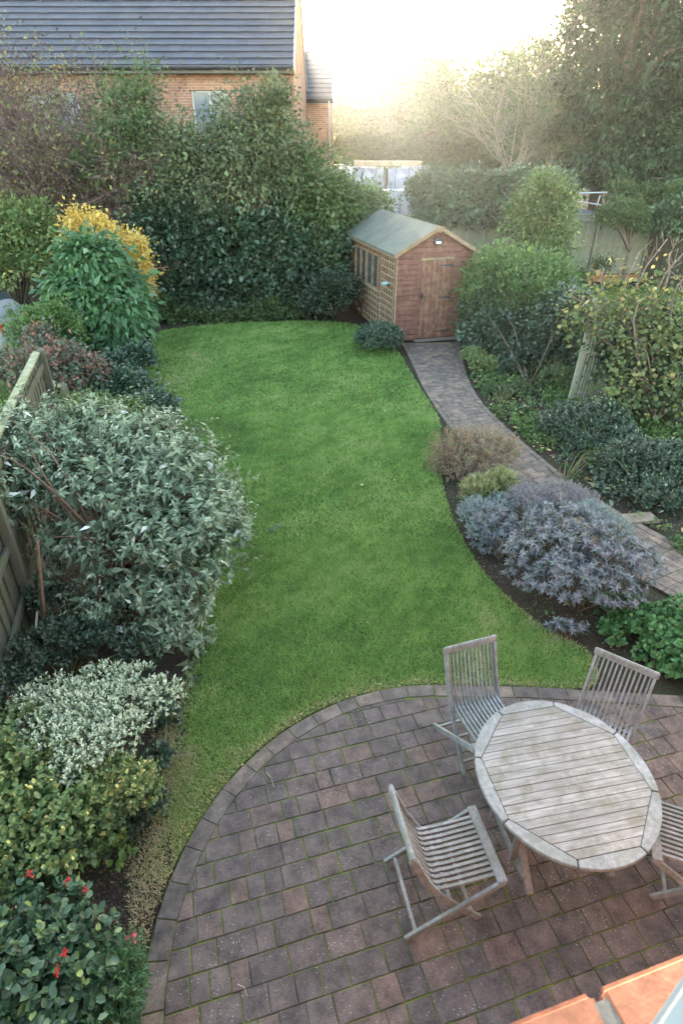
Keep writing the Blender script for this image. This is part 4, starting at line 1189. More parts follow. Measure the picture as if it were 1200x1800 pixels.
tree('round olive green tree with sunlit top left of the pale branched tree', (5.957, 36.0, 3.034), [(5.497, 36.0, 6.218, 1.55, 2.0, 1.28), (7.037, 35.5, 5.497, 1.689, 2.0, 1.51), (4.645, 36.0, 4.547, 1.451, 1.8, 1.357), (6.861, 35.0, 3.814, 2.001, 2.0, 1.128)], L['backlit'], .19, 260, 60, .75, fill=.6, low=-.9)
tree('broad sage green tree behind the pale branched tree', (9.01, 33.0, 3.139), [(8.389, 33.0, 6.894, 1.525, 2.2, 0.852), (7.85, 33.0, 5.412, 1.57, 2.2, 1.203), (9.99, 33.0, 5.844, 1.557, 2.2, 1.184), (9.369, 32.0, 4.079, 1.822, 2.0, 1.023)], L['hedge'], .18, 260, 62, .7, fill=.6, low=-.9)
tree('brownish backlit tree in the middle of the skyline', (3.823, 44.0, 2.752), [(3.474, 44.0, 6.072, 1.563, 2.2, 1.193), (4.642, 44.0, 6.785, 1.375, 2.2, 1.169), (3.164, 43.5, 4.449, 1.758, 2.4, 1.373), (5.086, 43.5, 4.598, 1.754, 2.2, 1.367)], L['olive'], .22, 260, 55, .8, fill=.6, low=-.9)
tree('hazy backlit tree just left of the brownish tree', (1.944, 47.0, 2.647), [(2.037, 47.0, 6.347, 1.185, 2.0, 1.071), (1.513, 47.0, 4.782, 1.324, 2.2, 1.471), (2.806, 46.0, 3.982, 1.496, 2.2, 1.176)], L['olive'], .22, 170, 55, .8, fill=.6, low=-.9)
tree('small yellow green tree against the edge of the narrow brick block', (0.258, 52.0, 2.471), [(0.208, 52.0, 5.186, 0.917, 2.0, 1.775), (0.638, 52.0, 3.395, 1.277, 2.0, 1.347), (-0.082, 52.0, 6.734, 0.409, 1.2, 0.87)], L['backlit'], .22, 120, 55, .75, fill=.6, low=-.9)
tree('slim dark pointed tree between the brownish and the olive tree', (5.461, 40.0, 2.893), [(5.105, 40.0, 7.194, 0.804, 1.4, 0.74), (5.392, 40.0, 5.648, 0.951, 1.6, 1.094), (5.379, 40.0, 3.884, 1.141, 1.8, 1.156)], L['backlit'], .20, 150, 55, .7, fill=.6, low=-.9)
twig_tree('bare_tree', 'pale branched half bare tree standing behind the ivy hedge', (7.13, 28.5, 2.926), 4.7, .60, M['twig_pale'], 11, 4, .05, leaf=L['backlit'], leafsize=.10, nleaf=3800, group=TG)
twig_tree('bare_tree', 'smaller pale twiggy tree leaning right towards the dark tall tree', (8.584, 28.2, 2.94), 4.2, .7, M['twig_pale'], 8, 4, .045, lean=(.12, 0), leaf=L['backlit'], leafsize=.10, nleaf=3000, group=TG)
# far wood closing the horizon
P, O, C, cv = crown([(x, 74+4*math.sin(x), 2.5, 7, 3, 4.2+1.1*math.sin(x*1.7)) for x in range(-60, 110, 7)], 2600, 22, 1.5, .5, -.9)
tag(leaf_object('distant_wood', P, O, L['hedge'], .75, 'kite', None, cv=cv), 'far off belt of trees closing the horizon behind the building site', kind='stuff')
# low scrub on the site edge behind the pallets
plant('scrub_bush', 'dark scrub bush under the brownish backlit tree behind the pallets', 'bush', (3.773, 38.0, 2.963), [(1.237, 38.0, 3.984, 1.856, 1.8, 0.535), (4.031, 38.0, 3.825, 1.861, 1.8, 0.538), (5.919, 36.0, 3.419, 1.776, 1.6, 0.47)], L['olive'], .16, 220, 55, .5, stem_mat=M['bark'])
plant('scrub_bush', 'dark scrub bush along the foot of the dark tall tree', 'bush', (10.681, 26.0, 2.817), [(9.724, 26.5, 3.022, 1.105, 1.2, 0.392), (11.462, 26.5, 3.138, 1.322, 1.2, 0.46), (12.901, 26.0, 3.046, 1.084, 1.2, 0.489)], L['conifer'], .13, 220, 55, .42, stem_mat=M['bark'])

# ---- tall hedge and shrubs at the end of the lawn
HG = 'tall shrubs at the end of the lawn'
twig_tree('twiggy_shrub', 'tall purplish twiggy shrub climbing up the left of the brick house', (-7.881, 19.6, 1.024), 6.6, .70, M['twig_purple'], 20, 4, .05, leaf=L['purple'], leafsize=.08, nleaf=24000, cat='shrub', group=HG, stemname='stem', leafpart='foliage')
twig_tree('twiggy_shrub', 'thin twiggy shrub with green tips at the far left of the brick house', (-10.173, 19.8, 0.99), 5.8, .6, M['twig_purple'], 9, 4, .045, leaf=L['hedge'], leafsize=.11, nleaf=8000, cat='shrub', group=HG, stemname='stem', leafpart='foliage')
plant('evergreen_shrub', 'pale green loose shrub between the purplish twigs and the big evergreen mass', 'shrub', (-6.446, 19.3, 0.245), [(-5.738, 19.3, 4.951, 0.765, 1.1, 0.703), (-5.493, 19.3, 4.167, 0.785, 1.1, 0.741), (-5.23, 19.4, 5.396, 0.455, 0.7, 0.572), (-6.513, 19.2, 3.625, 0.794, 1.0, 0.635)], L['mid'], .09, 190, 45, .40, stem_mat=M['twig_purple'], nst=26, r0=.04, fill=.7, group=HG, low=-.9, W=1.1)
plant('evergreen_shrub', 'largest dark evergreen shrub mass in front of the brick house', 'shrub', (-3.511, 19.0, -0.029), [(-3.174, 19.0, 4.103, 1.084, 1.1, 0.61), (-2.008, 19.2, 4.497, 0.695, 0.9, 0.721), (-4.001, 18.8, 3.366, 1.255, 1.2, 0.759), (-2.354, 18.8, 3.366, 1.255, 1.2, 0.823), (-1.329, 18.9, 3.635, 0.782, 1.0, 0.813), (-1.825, 19.3, 5.14, 0.456, 0.6, 0.405), (-3.067, 19.3, 4.887, 0.429, 0.6, 0.471), (-4.471, 19.0, 4.234, 0.54, 0.8, 0.544), (-2.443, 19.3, 5.014, 0.305, 0.5, 0.467)], L['hedge'], .095, 500, 62, .40, stem_mat=M['bark'], nst=60, r0=.06, fill=.75, group=HG, low=-.8)
plant('evergreen_shrub', 'bluish green shrub on the right of the evergreen mass leaning over the shed', 'shrub', (-0.717, 19.4, -0.12), [(-0.893, 19.2, 2.919, 0.974, 1.1, 0.93), (-0.25, 19.6, 2.713, 0.75, 0.9, 0.548), (0.686, 20.2, 2.725, 0.72, 0.8, 0.337), (-0.664, 19.0, 1.902, 0.829, 1.0, 0.84), (0.0, 19.8, 2.347, 0.51, 0.8, 0.565)], L['mid'], .095, 480, 70, .36, stem_mat=M['bark'], nst=20, r0=.05, fill=.5, group=HG, low=-.8)
plant('ivy_hedge', 'dark ivy covered hedge bottom along the back of the lawn', 'hedge', (-3.434, 18.4, -0.225), [(-4.33, 18.2, 1.709, 1.283, 0.9, 1.025), (-2.9, 18.2, 1.56, 1.289, 0.9, 1.035), (-1.62, 18.3, 1.545, 1.134, 0.9, 1.04), (-0.661, 18.5, 1.208, 0.827, 0.8, 0.857), (-4.934, 18.4, 2.27, 0.955, 0.9, 0.799), (-3.586, 17.9, 0.696, 1.793, 0.7, 0.502), (-1.638, 17.9, 0.54, 1.31, 0.6, 0.434)], L['ivy'], .10, 800, 70, .32, stem_mat=M['bark'], nst=24, r0=.05, fill=.5, low=-.6, group=HG, templ='oval')
plant('dark_bush', 'low dark bush against the back left corner of the shed', 'bush', (-0.196, 17.484, 0.0), [(-0.187, 17.0, 0.729, 0.591, 0.6, 0.44), (-0.625, 17.0, 0.578, 0.391, 0.5, 0.305)], L['dark'], .075, 160, 55, .2, stem_mat=M['bark'], low=-.2)
plant('ground_ivy', 'strip of low ivy and seedlings along the far end of the lawn', 'ground plant', (-3.316, 17.814, 0.0), [(-4.831, 17.3, 0.124, 0.805, 0.35, 0.203), (-3.709, 17.3, 0.077, 0.806, 0.35, 0.203), (-2.591, 17.4, 0.1, 0.81, 0.35, 0.204), (-1.54, 17.5, 0.234, 0.729, 0.4, 0.261), (-2.107, 17.5, 0.234, 0.486, 0.35, 0.29), (-5.288, 17.3, 0.281, 0.641, 0.4, 0.287)], L['mid'], .075, 420, 32, .16, templ='oval')
# leaning trunk
mb = MB(); t0 = Vector((-5.135, 17.6, 0.211)); t1 = Vector((-5.568, 17.9, 1.752)); mb.tube([t0, t0.lerp(t1, .35)+Vector((.02, 0, .05)), t0.lerp(t1, .7)-Vector((.03, 0, 0)), t1, t1+(t1-t0)*.8+Vector((.1, .2, .3))], .115, .06, 9)
tag(mb.build('leaning_trunk', M['bark_tan'] if 'bark_tan' in M else plain('bark_tan', (.24, .18, .12), .9, .15, nscale=14, var=.4, bstr=.5), smooth=True), 'leaning bare tan tree trunk beside the yellow shrub', 'tree trunk')
plant('bushy_shrub', 'rounded green shrub at the left picture edge above the silver car', 'shrub', (-8.778, 16.8, 0.168), [(-8.507, 16.8, 2.18, 0.807, 1.0, 0.743), (-7.774, 16.8, 2.18, 0.513, 0.8, 0.619), (-8.257, 16.5, 1.542, 0.885, 0.9, 0.445), (-9.283, 16.8, 2.045, 0.737, 1.0, 0.749)], L['speckle'], .10, 330, 60, .30, stem_mat=M['bark'], nst=14, r0=.04, group=HG, fill=.4)
plant('yellow_shrub', 'bright golden yellow autumn shrub behind the leafy green bush', 'shrub', (-6.009, 15.4, -0.062), [(-6.1, 15.4, 2.721, 0.371, 0.35, 0.287), (-5.848, 15.4, 2.357, 0.565, 0.45, 0.431), (-5.44, 15.4, 2.045, 0.571, 0.45, 0.464), (-5.086, 15.3, 1.743, 0.437, 0.4, 0.531), (-4.935, 15.3, 1.286, 0.195, 0.25, 0.269), (-4.842, 15.3, 2.184, 0.135, 0.2, 0.252), (-5.848, 15.4, 1.726, 0.55, 0.45, 0.475)], L['yellow'], .075, 300, 60, .20, stem_mat=M['bark'], nst=16, r0=.03, fill=.5, low=-.9)
plant('leafy_bush', 'tall leafy green bush with drooping leaves at the far left of the lawn', 'bush', (-5.181, 12.57, 0.0), [(-5.209, 13.4, 2.06, 0.599, 0.55, 0.414), (-5.037, 13.2, 1.41, 0.753, 0.65, 0.593), (-4.839, 13.0, 0.863, 0.588, 0.6, 0.558), (-5.748, 13.3, 1.388, 0.428, 0.5, 0.544), (-5.343, 13.5, 2.156, 0.48, 0.4, 0.31), (-4.549, 13.0, 1.103, 0.303, 0.4, 0.547)], L['upright'], .15, 420, 36, .24, 'lance', M['stem_red'], 22, .018, .006, fill=.45, droop=.7, jit=.5, W=1.5, low=-.5)
plant('climbing_rose', 'pale green straggly climber on the fence in front of the silver car', 'climber', (-6.125, 11.9, 0.467), [(-6.034, 11.8, 1.069, 0.503, 0.4, 0.286), (-5.626, 12.0, 1.238, 0.394, 0.4, 0.326), (-5.708, 11.7, 0.874, 0.448, 0.4, 0.29), (-6.318, 12.2, 1.3, 0.228, 0.3, 0.185), (-5.464, 11.9, 0.816, 0.228, 0.3, 0.368)], L['fresh'], .07, 240, 45, .18, stem_mat=M['stem_green'], nst=16, r0=.015, low=-.9, fill=.5)
plant('climbing_rose', 'dark leaved rose with rusty red leaves growing over the left fence end', 'climber', (-5.138, 10.3, 0.02), [(-5.413, 10.8, 0.981, 0.364, 0.35, 0.242), (-4.873, 10.4, 0.847, 0.457, 0.4, 0.335), (-4.527, 10.2, 0.707, 0.402, 0.4, 0.335), (-4.884, 9.8, 0.646, 0.44, 0.4, 0.282), (-5.65, 11.2, 1.128, 0.32, 0.3, 0.177), (-5.061, 9.6, 1.113, 0.262, 0.35, 0.23), (-5.676, 10.2, 0.913, 0.249, 0.3, 0.207)], L['reddish'], .065, 330, 45, .17, stem_mat=M['stem_red'], nst=18, r0=.014, low=-.9, fill=.5, templ='oval')
plant('ivy_mound', 'dark ivy mound at the left lawn edge behind the silvery bush', 'ivy', (-4.158, 11.216, 0.0), [(-3.887, 10.4, 0.422, 0.415, 0.45, 0.299), (-3.225, 9.6, 0.311, 0.342, 0.4, 0.269), (-4.357, 11.1, 0.503, 0.381, 0.4, 0.31), (-4.056, 11.6, 0.564, 0.282, 0.4, 0.264), (-4.411, 9.9, 0.294, 0.601, 0.5, 0.294)], L['ivy'], .06, 460, 45, .15, low=-.2, templ='oval')
plant('lavender_clump', 'grey brown wispy clump between the dark rose and the silvery bush', 'shrub', (-4.237, 9.0, 0.057), [(-4.414, 9.2, 0.427, 0.563, 0.45, 0.232), (-4.932, 8.9, 0.456, 0.365, 0.4, 0.2), (-3.672, 9.2, 0.377, 0.424, 0.4, 0.205)], L['speckle'], .06, 300, 40, .17, stem_mat=M['twig'], nst=20, r0=.01, low=-.5)

# ---- big silvery bush (left, near)
def silver_bush():
    blobs = [(-3.427, 6.0, 1.332, 0.539, 0.5, 0.454), (-2.884, 6.3, 1.402, 0.59, 0.5, 0.33), (-2.158, 6.0, 1.332, 0.508, 0.5, 0.389), (-1.674, 5.7, 1.136, 0.434, 0.5, 0.424), (-2.465, 5.6, 1.051, 0.74, 0.6, 0.493), (-1.382, 5.3, 0.878, 0.36, 0.45, 0.362), (-1.895, 5.1, 0.725, 0.533, 0.5, 0.399), (-3.286, 5.6, 0.979, 0.434, 0.5, 0.398), (-1.526, 4.9, 0.507, 0.352, 0.4, 0.305), (-1.71, 4.55, 0.276, 0.342, 0.33, 0.221), (-2.093, 4.7, 0.297, 0.407, 0.35, 0.278), (-1.616, 4.3, 0.131, 0.279, 0.22, 0.153), (-2.698, 5.1, 0.579, 0.42, 0.4, 0.341), (-3.427, 5.4, 1.235, 0.236, 0.35, 0.375), (-2.441, 4.5, 0.246, 0.284, 0.25, 0.207), (-1.184, 5.1, 0.725, 0.225, 0.3, 0.232)]
    base = (-2.35, 4.75, 0)
    t = thing('silver_bush', 'large silvery grey leaved bush spilling over the left side of the lawn', 'bush', base)
    B = [(b[0]-base[0], b[1]-base[1], b[2], b[3], b[4], b[5]) for b in blobs]
    # leaf whorls: shoots pointing outwards, each with opposite pairs of lance leaves
    ns = 2500
    Bn = np.array(B); w = Bn[:, 3]*Bn[:, 5]; w /= w.sum(); idx = rng.choice(len(Bn), ns, p=w); b = Bn[idx]
    d = sphere(ns); d[d[:, 2] < -.35, 2] *= -1
    C = b[:, :3] + d * b[:, 3:6] * (1.08 - .55 * rng.random(ns)**1.3)[:, None]
    far = rng.random(ns) < .09; C[far] += d[far]*rng.uniform(.05, .28, (far.sum(), 1)); ax = unit(d + np.array([0, 0, .55]) + rng.normal(size=(ns, 3))*.35); ax[far, 2] -= .3; ax = unit(ax)
    big_ = rng.uniform(.65, 1.35, ns)
    Ps, Ds, Ns, Ss, Rs = [], [], [], [], []
    for k in range(11):
        f = k / 10
        side = unit(np.cross(ax, rng.normal(size=(ns, 3))))
        Ps.append(C + ax * (f*.16)); dd = unit(side + ax * (.15 + .9*f)); Ds.append(dd)
        Ns.append(unit(ax + rng.normal(size=(ns, 3))*.25)); Ss.append((.108 - .055*f) * rng.uniform(.6, 1.25, ns) * big_); Rs.append(np.clip(.14 + .5*f + rng.normal(size=ns)*.17, 0, .96))
    P = np.concatenate(Ps); D = np.concatenate(Ds); Nn = np.concatenate(Ns); S = np.concatenate(Ss); r = np.concatenate(Rs)
    r[rng.random(len(r)) < .0035] = 1.0
    ok = P[:, 2] > .05; P, D, Nn, S, r = P[ok], D[ok], Nn[ok], S[ok], r[ok]
    S = np.where(r >= 1, S*1.5, S)
    D[:, 2] -= .35
    V, F, k = place_leaves(P, D, Nn, S, 'lance', 1.15)
    mesh_np('foliage', V, F, L['grey'], np.repeat(r, k), t)
    mb = MB()
    for i in range(7):
        a = rng.uniform(0, 2*PI); x, y = .18*math.cos(a), .25*math.sin(a)
        j = rng.permutation(ns)[:9]
        mid = C[j].mean(0) * np.array([.45, .45, .55]) + np.array([x, y, 0])*.5
        mb.tube([(x, y, -.03), (x*.8+mid[0]*.35, y*.8+mid[1]*.35, mid[2]*.5), tuple(mid)], .036, .022, 7)
        limb_tubes(mb, mid, C[j], .017, .004, 5)
    mb.build('stem', M['stem_red'], t, smooth=True)
silver_bush()
mb = MB(); p0 = Vector((-2.922, 4.277, 0.0)); p1 = Vector((-2.773, 4.5, 1.209)); mb.tube([p0, p0.lerp(p1, .4)+Vector((.015, 0, 0)), p1], .022, .015, 8); tag(mb.build('tree_stem', M['stem_red'], smooth=True), 'bare reddish upright stem beside the near left fence', 'stem')
mb = MB(); p0 = Vector((-2.754, 3.521, 0.0)); p1 = Vector((-2.935, 4.4, 0.445)); mb.tube([p0, p1], .014, .012, 6); tag(mb.build('garden_cane', M['lattice']), 'pale cane leaning against the near left fence', 'cane')

# ---- left border, near
def whorl_plant(name, label, cat, base, blobs, mat, ns, per, size, length, templ, W, stem_mat, tmin=.2, spread=.9, low=-.2, rr=None, droop=0, upb=.6, nst=14, r0=.01, part='foliage', fill=.5):
    t = thing(name, label, cat, (base[0], base[1], 0))
    Bn = np.array([(b[0]-base[0], b[1]-base[1], b[2], b[3], b[4], b[5]) for b in blobs]); w = Bn[:, 3]*Bn[:, 5]; w /= w.sum()
    idx = rng.choice(len(Bn), ns, p=w); b = Bn[idx]; d = sphere(ns); d[d[:, 2] < low, 2] *= -1
    C = b[:, :3] + d * b[:, 3:6] * (1 - fill * rng.random(ns)**1.6)[:, None]
    ax = unit(d + np.array([0, 0, upb]) + rng.normal(size=(ns, 3))*.3)
    Ps, Ds, Ns, Ss, Rs = [], [], [], [], []
    cv = rng.random(ns)
    for k in range(per):
        f = k / max(1, per-1); side = unit(np.cross(ax, rng.normal(size=(ns, 3))))
        Ps.append(C + ax * (f*length)); Ds.append(unit(side*spread + ax * (tmin + .9*f))); Ns.append(unit(ax + rng.normal(size=(ns, 3))*.25))
        Ss.append(size*(1 - .35*f) * rng.uniform(.7, 1.25, ns)); Rs.append(np.clip((rr(f) if rr else .5) + (cv-.5)*.4 + rng.normal(size=ns)*.16, 0, 1))
    P = np.concatenate(Ps); D = np.concatenate(Ds); Nn = np.concatenate(Ns); S = np.concatenate(Ss); r = np.concatenate(Rs)
    ok = P[:, 2] > .02; P, D, Nn, S, r = P[ok], D[ok], Nn[ok], S[ok], r[ok]; D[:, 2] -= droop
    V, F, k = place_leaves(P, D, Nn, S, templ, W); mesh_np(part, V, F, mat, np.repeat(r, k), t)
    mb = MB(); limb_tubes(mb, (0, 0, -.02), C[rng.permutation(ns)[:nst]], r0, r0*.4, 5); mb.build('stem', stem_mat, t, smooth=True)
    return t, C, ax
whorl_plant('variegated_shrub', 'white and green variegated shrub in the lower left border', 'shrub', (-1.887, 2.794, 0.45)[:2], [(-2.205, 2.916, 0.55, 0.212, 0.2, 0.11), (-1.965, 3.071, 0.55, 0.24, 0.2, 0.114), (-1.737, 3.18, 0.55, 0.245, 0.2, 0.116), (-1.425, 3.265, 0.55, 0.158, 0.18, 0.1), (-2.138, 3.18, 0.55, 0.267, 0.22, 0.107), (-1.95, 3.412, 0.55, 0.232, 0.18, 0.093), (-1.872, 2.817, 0.55, 0.25, 0.2, 0.117), (-2.297, 3.352, 0.55, 0.161, 0.12, 0.064), (-1.689, 3.473, 0.55, 0.141, 0.12, 0.066), (-1.611, 2.916, 0.55, 0.17, 0.16, 0.106), (-2.45, 3.18, 0.55, 0.111, 0.15, 0.098), (-1.884, 2.63, 0.55, 0.14, 0.14, 0.088)],
            L['variegated'], 1750, 8, .026, .05, 'oval', 1.0, M['stem_green'], rr=lambda f: .32+.5*f, low=-.4)
whorl_plant('yellow_leaved_shrub', 'small shrub with yellow leaves below the variegated shrub', 'shrub', (-1.677, 2.64, 0.2)[:2], [(-1.638, 2.643, 0.4, 0.172, 0.16, 0.106), (-1.475, 2.576, 0.4, 0.162, 0.16, 0.105), (-1.668, 2.49, 0.4, 0.151, 0.16, 0.103)],
            L['speckle'], 420, 8, .045, .07, 'oval', 1.0, M['stem_green'], low=-.4, rr=lambda f: .45+.3*f)
whorl_plant('rambling_climber', 'mottled green rambling climber at the left picture edge below the variegated shrub', 'climber', (-2.104, 2.247, 0.3)[:2], [(-2.435, 2.892, 0.45, 0.214, 0.25, 0.214), (-2.185, 2.522, 0.45, 0.298, 0.3, 0.179), (-1.88, 2.355, 0.45, 0.269, 0.3, 0.153), (-2.116, 2.2, 0.45, 0.223, 0.3, 0.167), (-1.826, 2.126, 0.45, 0.219, 0.25, 0.11), (-2.481, 2.479, 0.45, 0.236, 0.3, 0.315)],
            L['speckle'], 780, 8, .050, .09, 'oval', 1.1, M['stem_green'], low=-.4, rr=lambda f: .3+.3*f)
whorl_plant('ivy_patch', 'dark trailing ivy on the soil between the variegated shrub and the lawn', 'ivy', (-1.457, 2.803, 0.02)[:2], [(-1.45, 2.996, 0.1, 0.1, 0.1, 0.14), (-1.427, 2.614, 0.1, 0.106, 0.12, 0.14), (-1.66, 2.526, 0.1, 0.228, 0.15, 0.104), (-1.516, 3.44, 0.1, 0.098, 0.1, 0.14), (-1.822, 2.4, 0.1, 0.243, 0.16, 0.101)],
            L['ivy'], 620, 6, .040, .05, 'round', .9, M['stem_green'], low=-.2)
whorl_plant('rose_sprig', 'bright yellow green seedling sprig on the soil above the red flowered shrub', 'plant', (-1.675, 2.329, 0.01)[:2], [(-1.619, 2.348, 0.12, 0.088, 0.09, 0.1), (-1.724, 2.25, 0.12, 0.086, 0.08, 0.071), (-1.534, 2.269, 0.12, 0.071, 0.07, 0.063)],
            L['fresh'], 42, 7, .048, .08, 'oval', 1.05, M['stem_green'], low=-.1, rr=lambda f: .8)
whorl_plant('shaded_undergrowth', 'dark ferny undergrowth in the shade under the silvery bush by the fence', 'plant', (-2.522, 3.889, 0.1)[:2], [(-2.587, 4.074, 0.35, 0.238, 0.25, 0.185), (-2.757, 3.859, 0.35, 0.204, 0.25, 0.23), (-2.217, 4.074, 0.35, 0.211, 0.2, 0.116), (-2.925, 4.637, 0.35, 0.229, 0.2, 0.201), (-2.749, 3.409, 0.35, 0.166, 0.25, 0.237), (-1.807, 3.929, 0.35, 0.258, 0.12, 0.077)],
            L['dark'], 620, 7, .05, .08, 'oval', .9, M['stem_green'], low=-.4, rr=lambda f: .4+.3*f)
whorl_plant('rambling_climber', 'green leafy tangle at the left picture edge just above the red flowered shrub', 'climber', (-1.981, 2.078, 0.2)[:2], [(-2.119, 2.165, 0.38, 0.26, 0.24, 0.134), (-1.859, 2.165, 0.38, 0.242, 0.22, 0.126), (-2.073, 1.987, 0.38, 0.25, 0.22, 0.129), (-1.69, 2.318, 0.38, 0.173, 0.17, 0.1), (-2.075, 2.318, 0.38, 0.269, 0.24, 0.138)],
            L['mid'], 650, 7, .05, .08, 'oval', 1.1, M['stem_green'], low=-.4, rr=lambda f: .3+.3*f)
# dark shrub with red flowers
t, C, ax = whorl_plant('red_flowered_shrub', 'dark glossy leaved shrub with red flower tips in the bottom left corner', 'shrub', (-1.668, 1.44, 0.1)[:2], [(-1.792, 1.772, 0.42, 0.253, 0.18, 0.118), (-1.735, 1.567, 0.42, 0.305, 0.2, 0.129), (-1.479, 1.484, 0.42, 0.236, 0.2, 0.126), (-1.541, 1.33, 0.42, 0.302, 0.22, 0.121), (-1.776, 1.38, 0.42, 0.245, 0.22, 0.184), (-1.477, 1.652, 0.42, 0.131, 0.14, 0.098), (-1.56, 1.165, 0.42, 0.347, 0.2, 0.116)],
            L['viburnum'], 330, 8, .068, .055, 'oval', 1.15, M['stem_red'], rr=lambda f: .3+.4*f, tmin=.05, spread=1.0, low=-.1, fill=.4)
def flower_heads(parent, pts, mat, n, size, spread, part='flower'):
    for p in pts:
        q = rng.normal(size=(n, 3)) * spread + np.array(p); D = unit(rng.normal(size=(n, 3)) + np.array([0, 0, .6]))
        V, F, k = place_leaves(q, D, sphere(n), size*rng.uniform(.7, 1.2, n), 'oval', 1.0); mesh_np(part, V, F, mat, np.repeat(rng.random(n), k), parent)
def rel(p, t): return (p[0]-t.location.x, p[1]-t.location.y, p[2]-t.location.z)
flower_heads(t, [rel(p, t) for p in ((-1.842, 1.881, 0.62), (-1.609, 1.85, 0.6), (-1.509, 1.82, 0.55), (-1.471, 1.465, 0.64), (-1.474, 1.375, 0.64))], L['redflower'], 18, .018, .009)
t, C, ax = whorl_plant('pink_flowered_plant', 'feathery green plant with one pink flower beside the patio edge', 'flower', (-1.281, 1.447, 0.0)[:2], [(-1.29, 1.532, 0.26, 0.147, 0.14, 0.147), (-1.299, 1.411, 0.26, 0.158, 0.15, 0.127), (-1.192, 1.424, 0.26, 0.095, 0.12, 0.133), (-1.272, 1.285, 0.26, 0.153, 0.15, 0.123)],
            L['upright'], 420, 12, .05, .10, 'lance', .7, M['stem_green'], rr=lambda f: .5, tmin=.4, upb=1.2)
flower_heads(t, [rel((-1.199, 1.623, 0.42), t)], L['pink'], 14, .022, .010)
# chippings on the soil
def scatter(name, label, poly, n, size, mat, seed, flat=True, templ='round', z=.012, kind='stuff', amt=None):
    r = np.random.default_rng(seed); P = np.array(poly); x = r.uniform(*P[:, 0][[P[:, 0].argmin(), P[:, 0].argmax()]], n*3); y = r.uniform(P[:, 1].min(), P[:, 1].max(), n*3)
    k = inpoly(x, y, poly); x, y = x[k][:n], y[k][:n]
    if amt is not None:
        k = r.random(len(x)) < amt(x, y); x, y = x[k], y[k]
    m = len(x); D = r.normal(size=(m, 3)) * np.array([1, 1, .15]); Nn = np.array([[0, 0, 1.0]]) + r.normal(size=(m, 3))*.35
    V, F, q = place_leaves(np.stack([x, y, np.full(m, z)+r.random(m)*.012], 1), D, unit(Nn), size*r.uniform(.4, 1.3, m), templ, 1.0)
    o = mesh_np(name, V, F, mat, np.repeat(r.random(m), q)); return tag(o, label, kind=kind)
LB = [(-1.15, 1.2), (-1.32, 1.9), (-1.42, 2.4), (-1.5, 3.1), (-1.75, 3.5), (-2.6, 3.2), (-2.6, 1.2)]
M['chips'] = leaf_mat('stone_chips', [(0, (.03, .022, .018)), (.55, (.085, .055, .038)), (.85, (.15, .11, .075)), (.94, (.22, .17, .12)), (1, (.40, .34, .26))], .85, 0, .2)
scatter('stone_chips', 'pale stone chippings on the soil beside the curved patio edge', LB, 9000, .011, M['chips'], 3)
RB = [(2.0, 4.7), (3.2, 4.0), (4.6, 3.9), (3.4, 5.2), (2.9, 6.2), (2.1, 8.0), (1.6, 9.0), (1.5, 7.0), (1.7, 5.6)]
RB2 = [(3.2, 14.5), (2.75, 12.2), (2.78, 10.9), (3.0, 9.85), (3.2, 8.8), (3.5, 7.75), (3.9, 6.8), (4.4, 5.95), (6.5, 4.6), (8, 8), (6.5, 10), (4.9, 11.5), (4.5, 14.5)]
scatter('stone_chips', 'brown mulch and chips on the soil around the purple sage', RB, 5000, .014, M['chips'], 4)
scatter('stone_chips', 'brown mulch and chips on the soil right of the brick path', RB2, 12000, .018, M['chips'], 5)
scatter('leaf_litter', 'yellow and brown fallen leaves on the border right of the brick path', RB2, 1500, .07, L['litter'], 6, amt=lambda x, y: np.clip(np.exp(-((y-10.3)/1.6)**2)+.15, 0, 1))
scatter('leaf_litter', 'fallen pale leaves scattered over the lawn', LAWN_S, 300, .036, L['litter'], 8, z=.045, amt=lambda x, y: np.clip(.18 + .8*(y > 10), 0, 1))
scatter('leaf_litter', 'brown dead grass and leaves along the patio edge', [(PC[0]+(PR+o_)*math.cos(a), PC[1]+(PR+o_)*math.sin(a)) for o_, aa in ((.01, np.linspace(R(170), R(84), 16)), (.09, np.linspace(R(84), R(170), 16))) for a in aa], 700, .022, L['litter'], 9, z=.02, templ='kite')
def weeds(label, poly, n, per, size, mat, seed, amt):
    r = np.random.default_rng(seed); P = np.array(poly); x = r.uniform(P[:, 0].min(), P[:, 0].max(), n*3); y = r.uniform(P[:, 1].min(), P[:, 1].max(), n*3)
    k = inpoly(x, y, poly) & (r.random(n*3) < amt(x, y)); x, y = x[k][:n], y[k][:n]; m = len(x)
    hgt = r.uniform(.03, .16, m)
    Q = np.stack([x, y, hgt*.3], 1)[:, None, :] + r.normal(size=(m, per, 3)) * np.array([.06, .06, .0]); Q[..., 2] += r.random((m, per)) * hgt[:, None]
    Q = Q.reshape(-1, 3); O = unit(r.normal(size=(m*per, 3)) + np.array([0, 0, .3]))
    o = leaf_object('ground_cover', Q, O, mat, size, 'oval', None, sizevar=.4); return tag(o, label, kind='stuff')
weeds('low mixed green weeds and ground cover filling the border right of the path', RB2, 1500, 14, .055, L['fresh'], 21, lambda x, y: np.clip(.25 + 1.1*sinenoise(x, y, 2.6, 21) + .35*(y > 9), 0, 1))
weeds('dark low leafy ground cover in the border right of the path', RB2, 900, 14, .06, L['ivy'], 22, lambda x, y: np.clip(.2 + 1.1*sinenoise(x, y, 2.2, 22), 0, 1))
weeds('small green weeds among the ivy in the lower left border', [(-1.5, 2.3), (-1.62, 3.0), (-1.8, 3.4), (-2.5, 3.2), (-2.4, 1.7), (-1.75, 1.7)], 130, 10, .035, L['mid'], 23, lambda x, y: np.clip(.4 + 1.1*sinenoise(x, y, 5, 23), 0, 1))
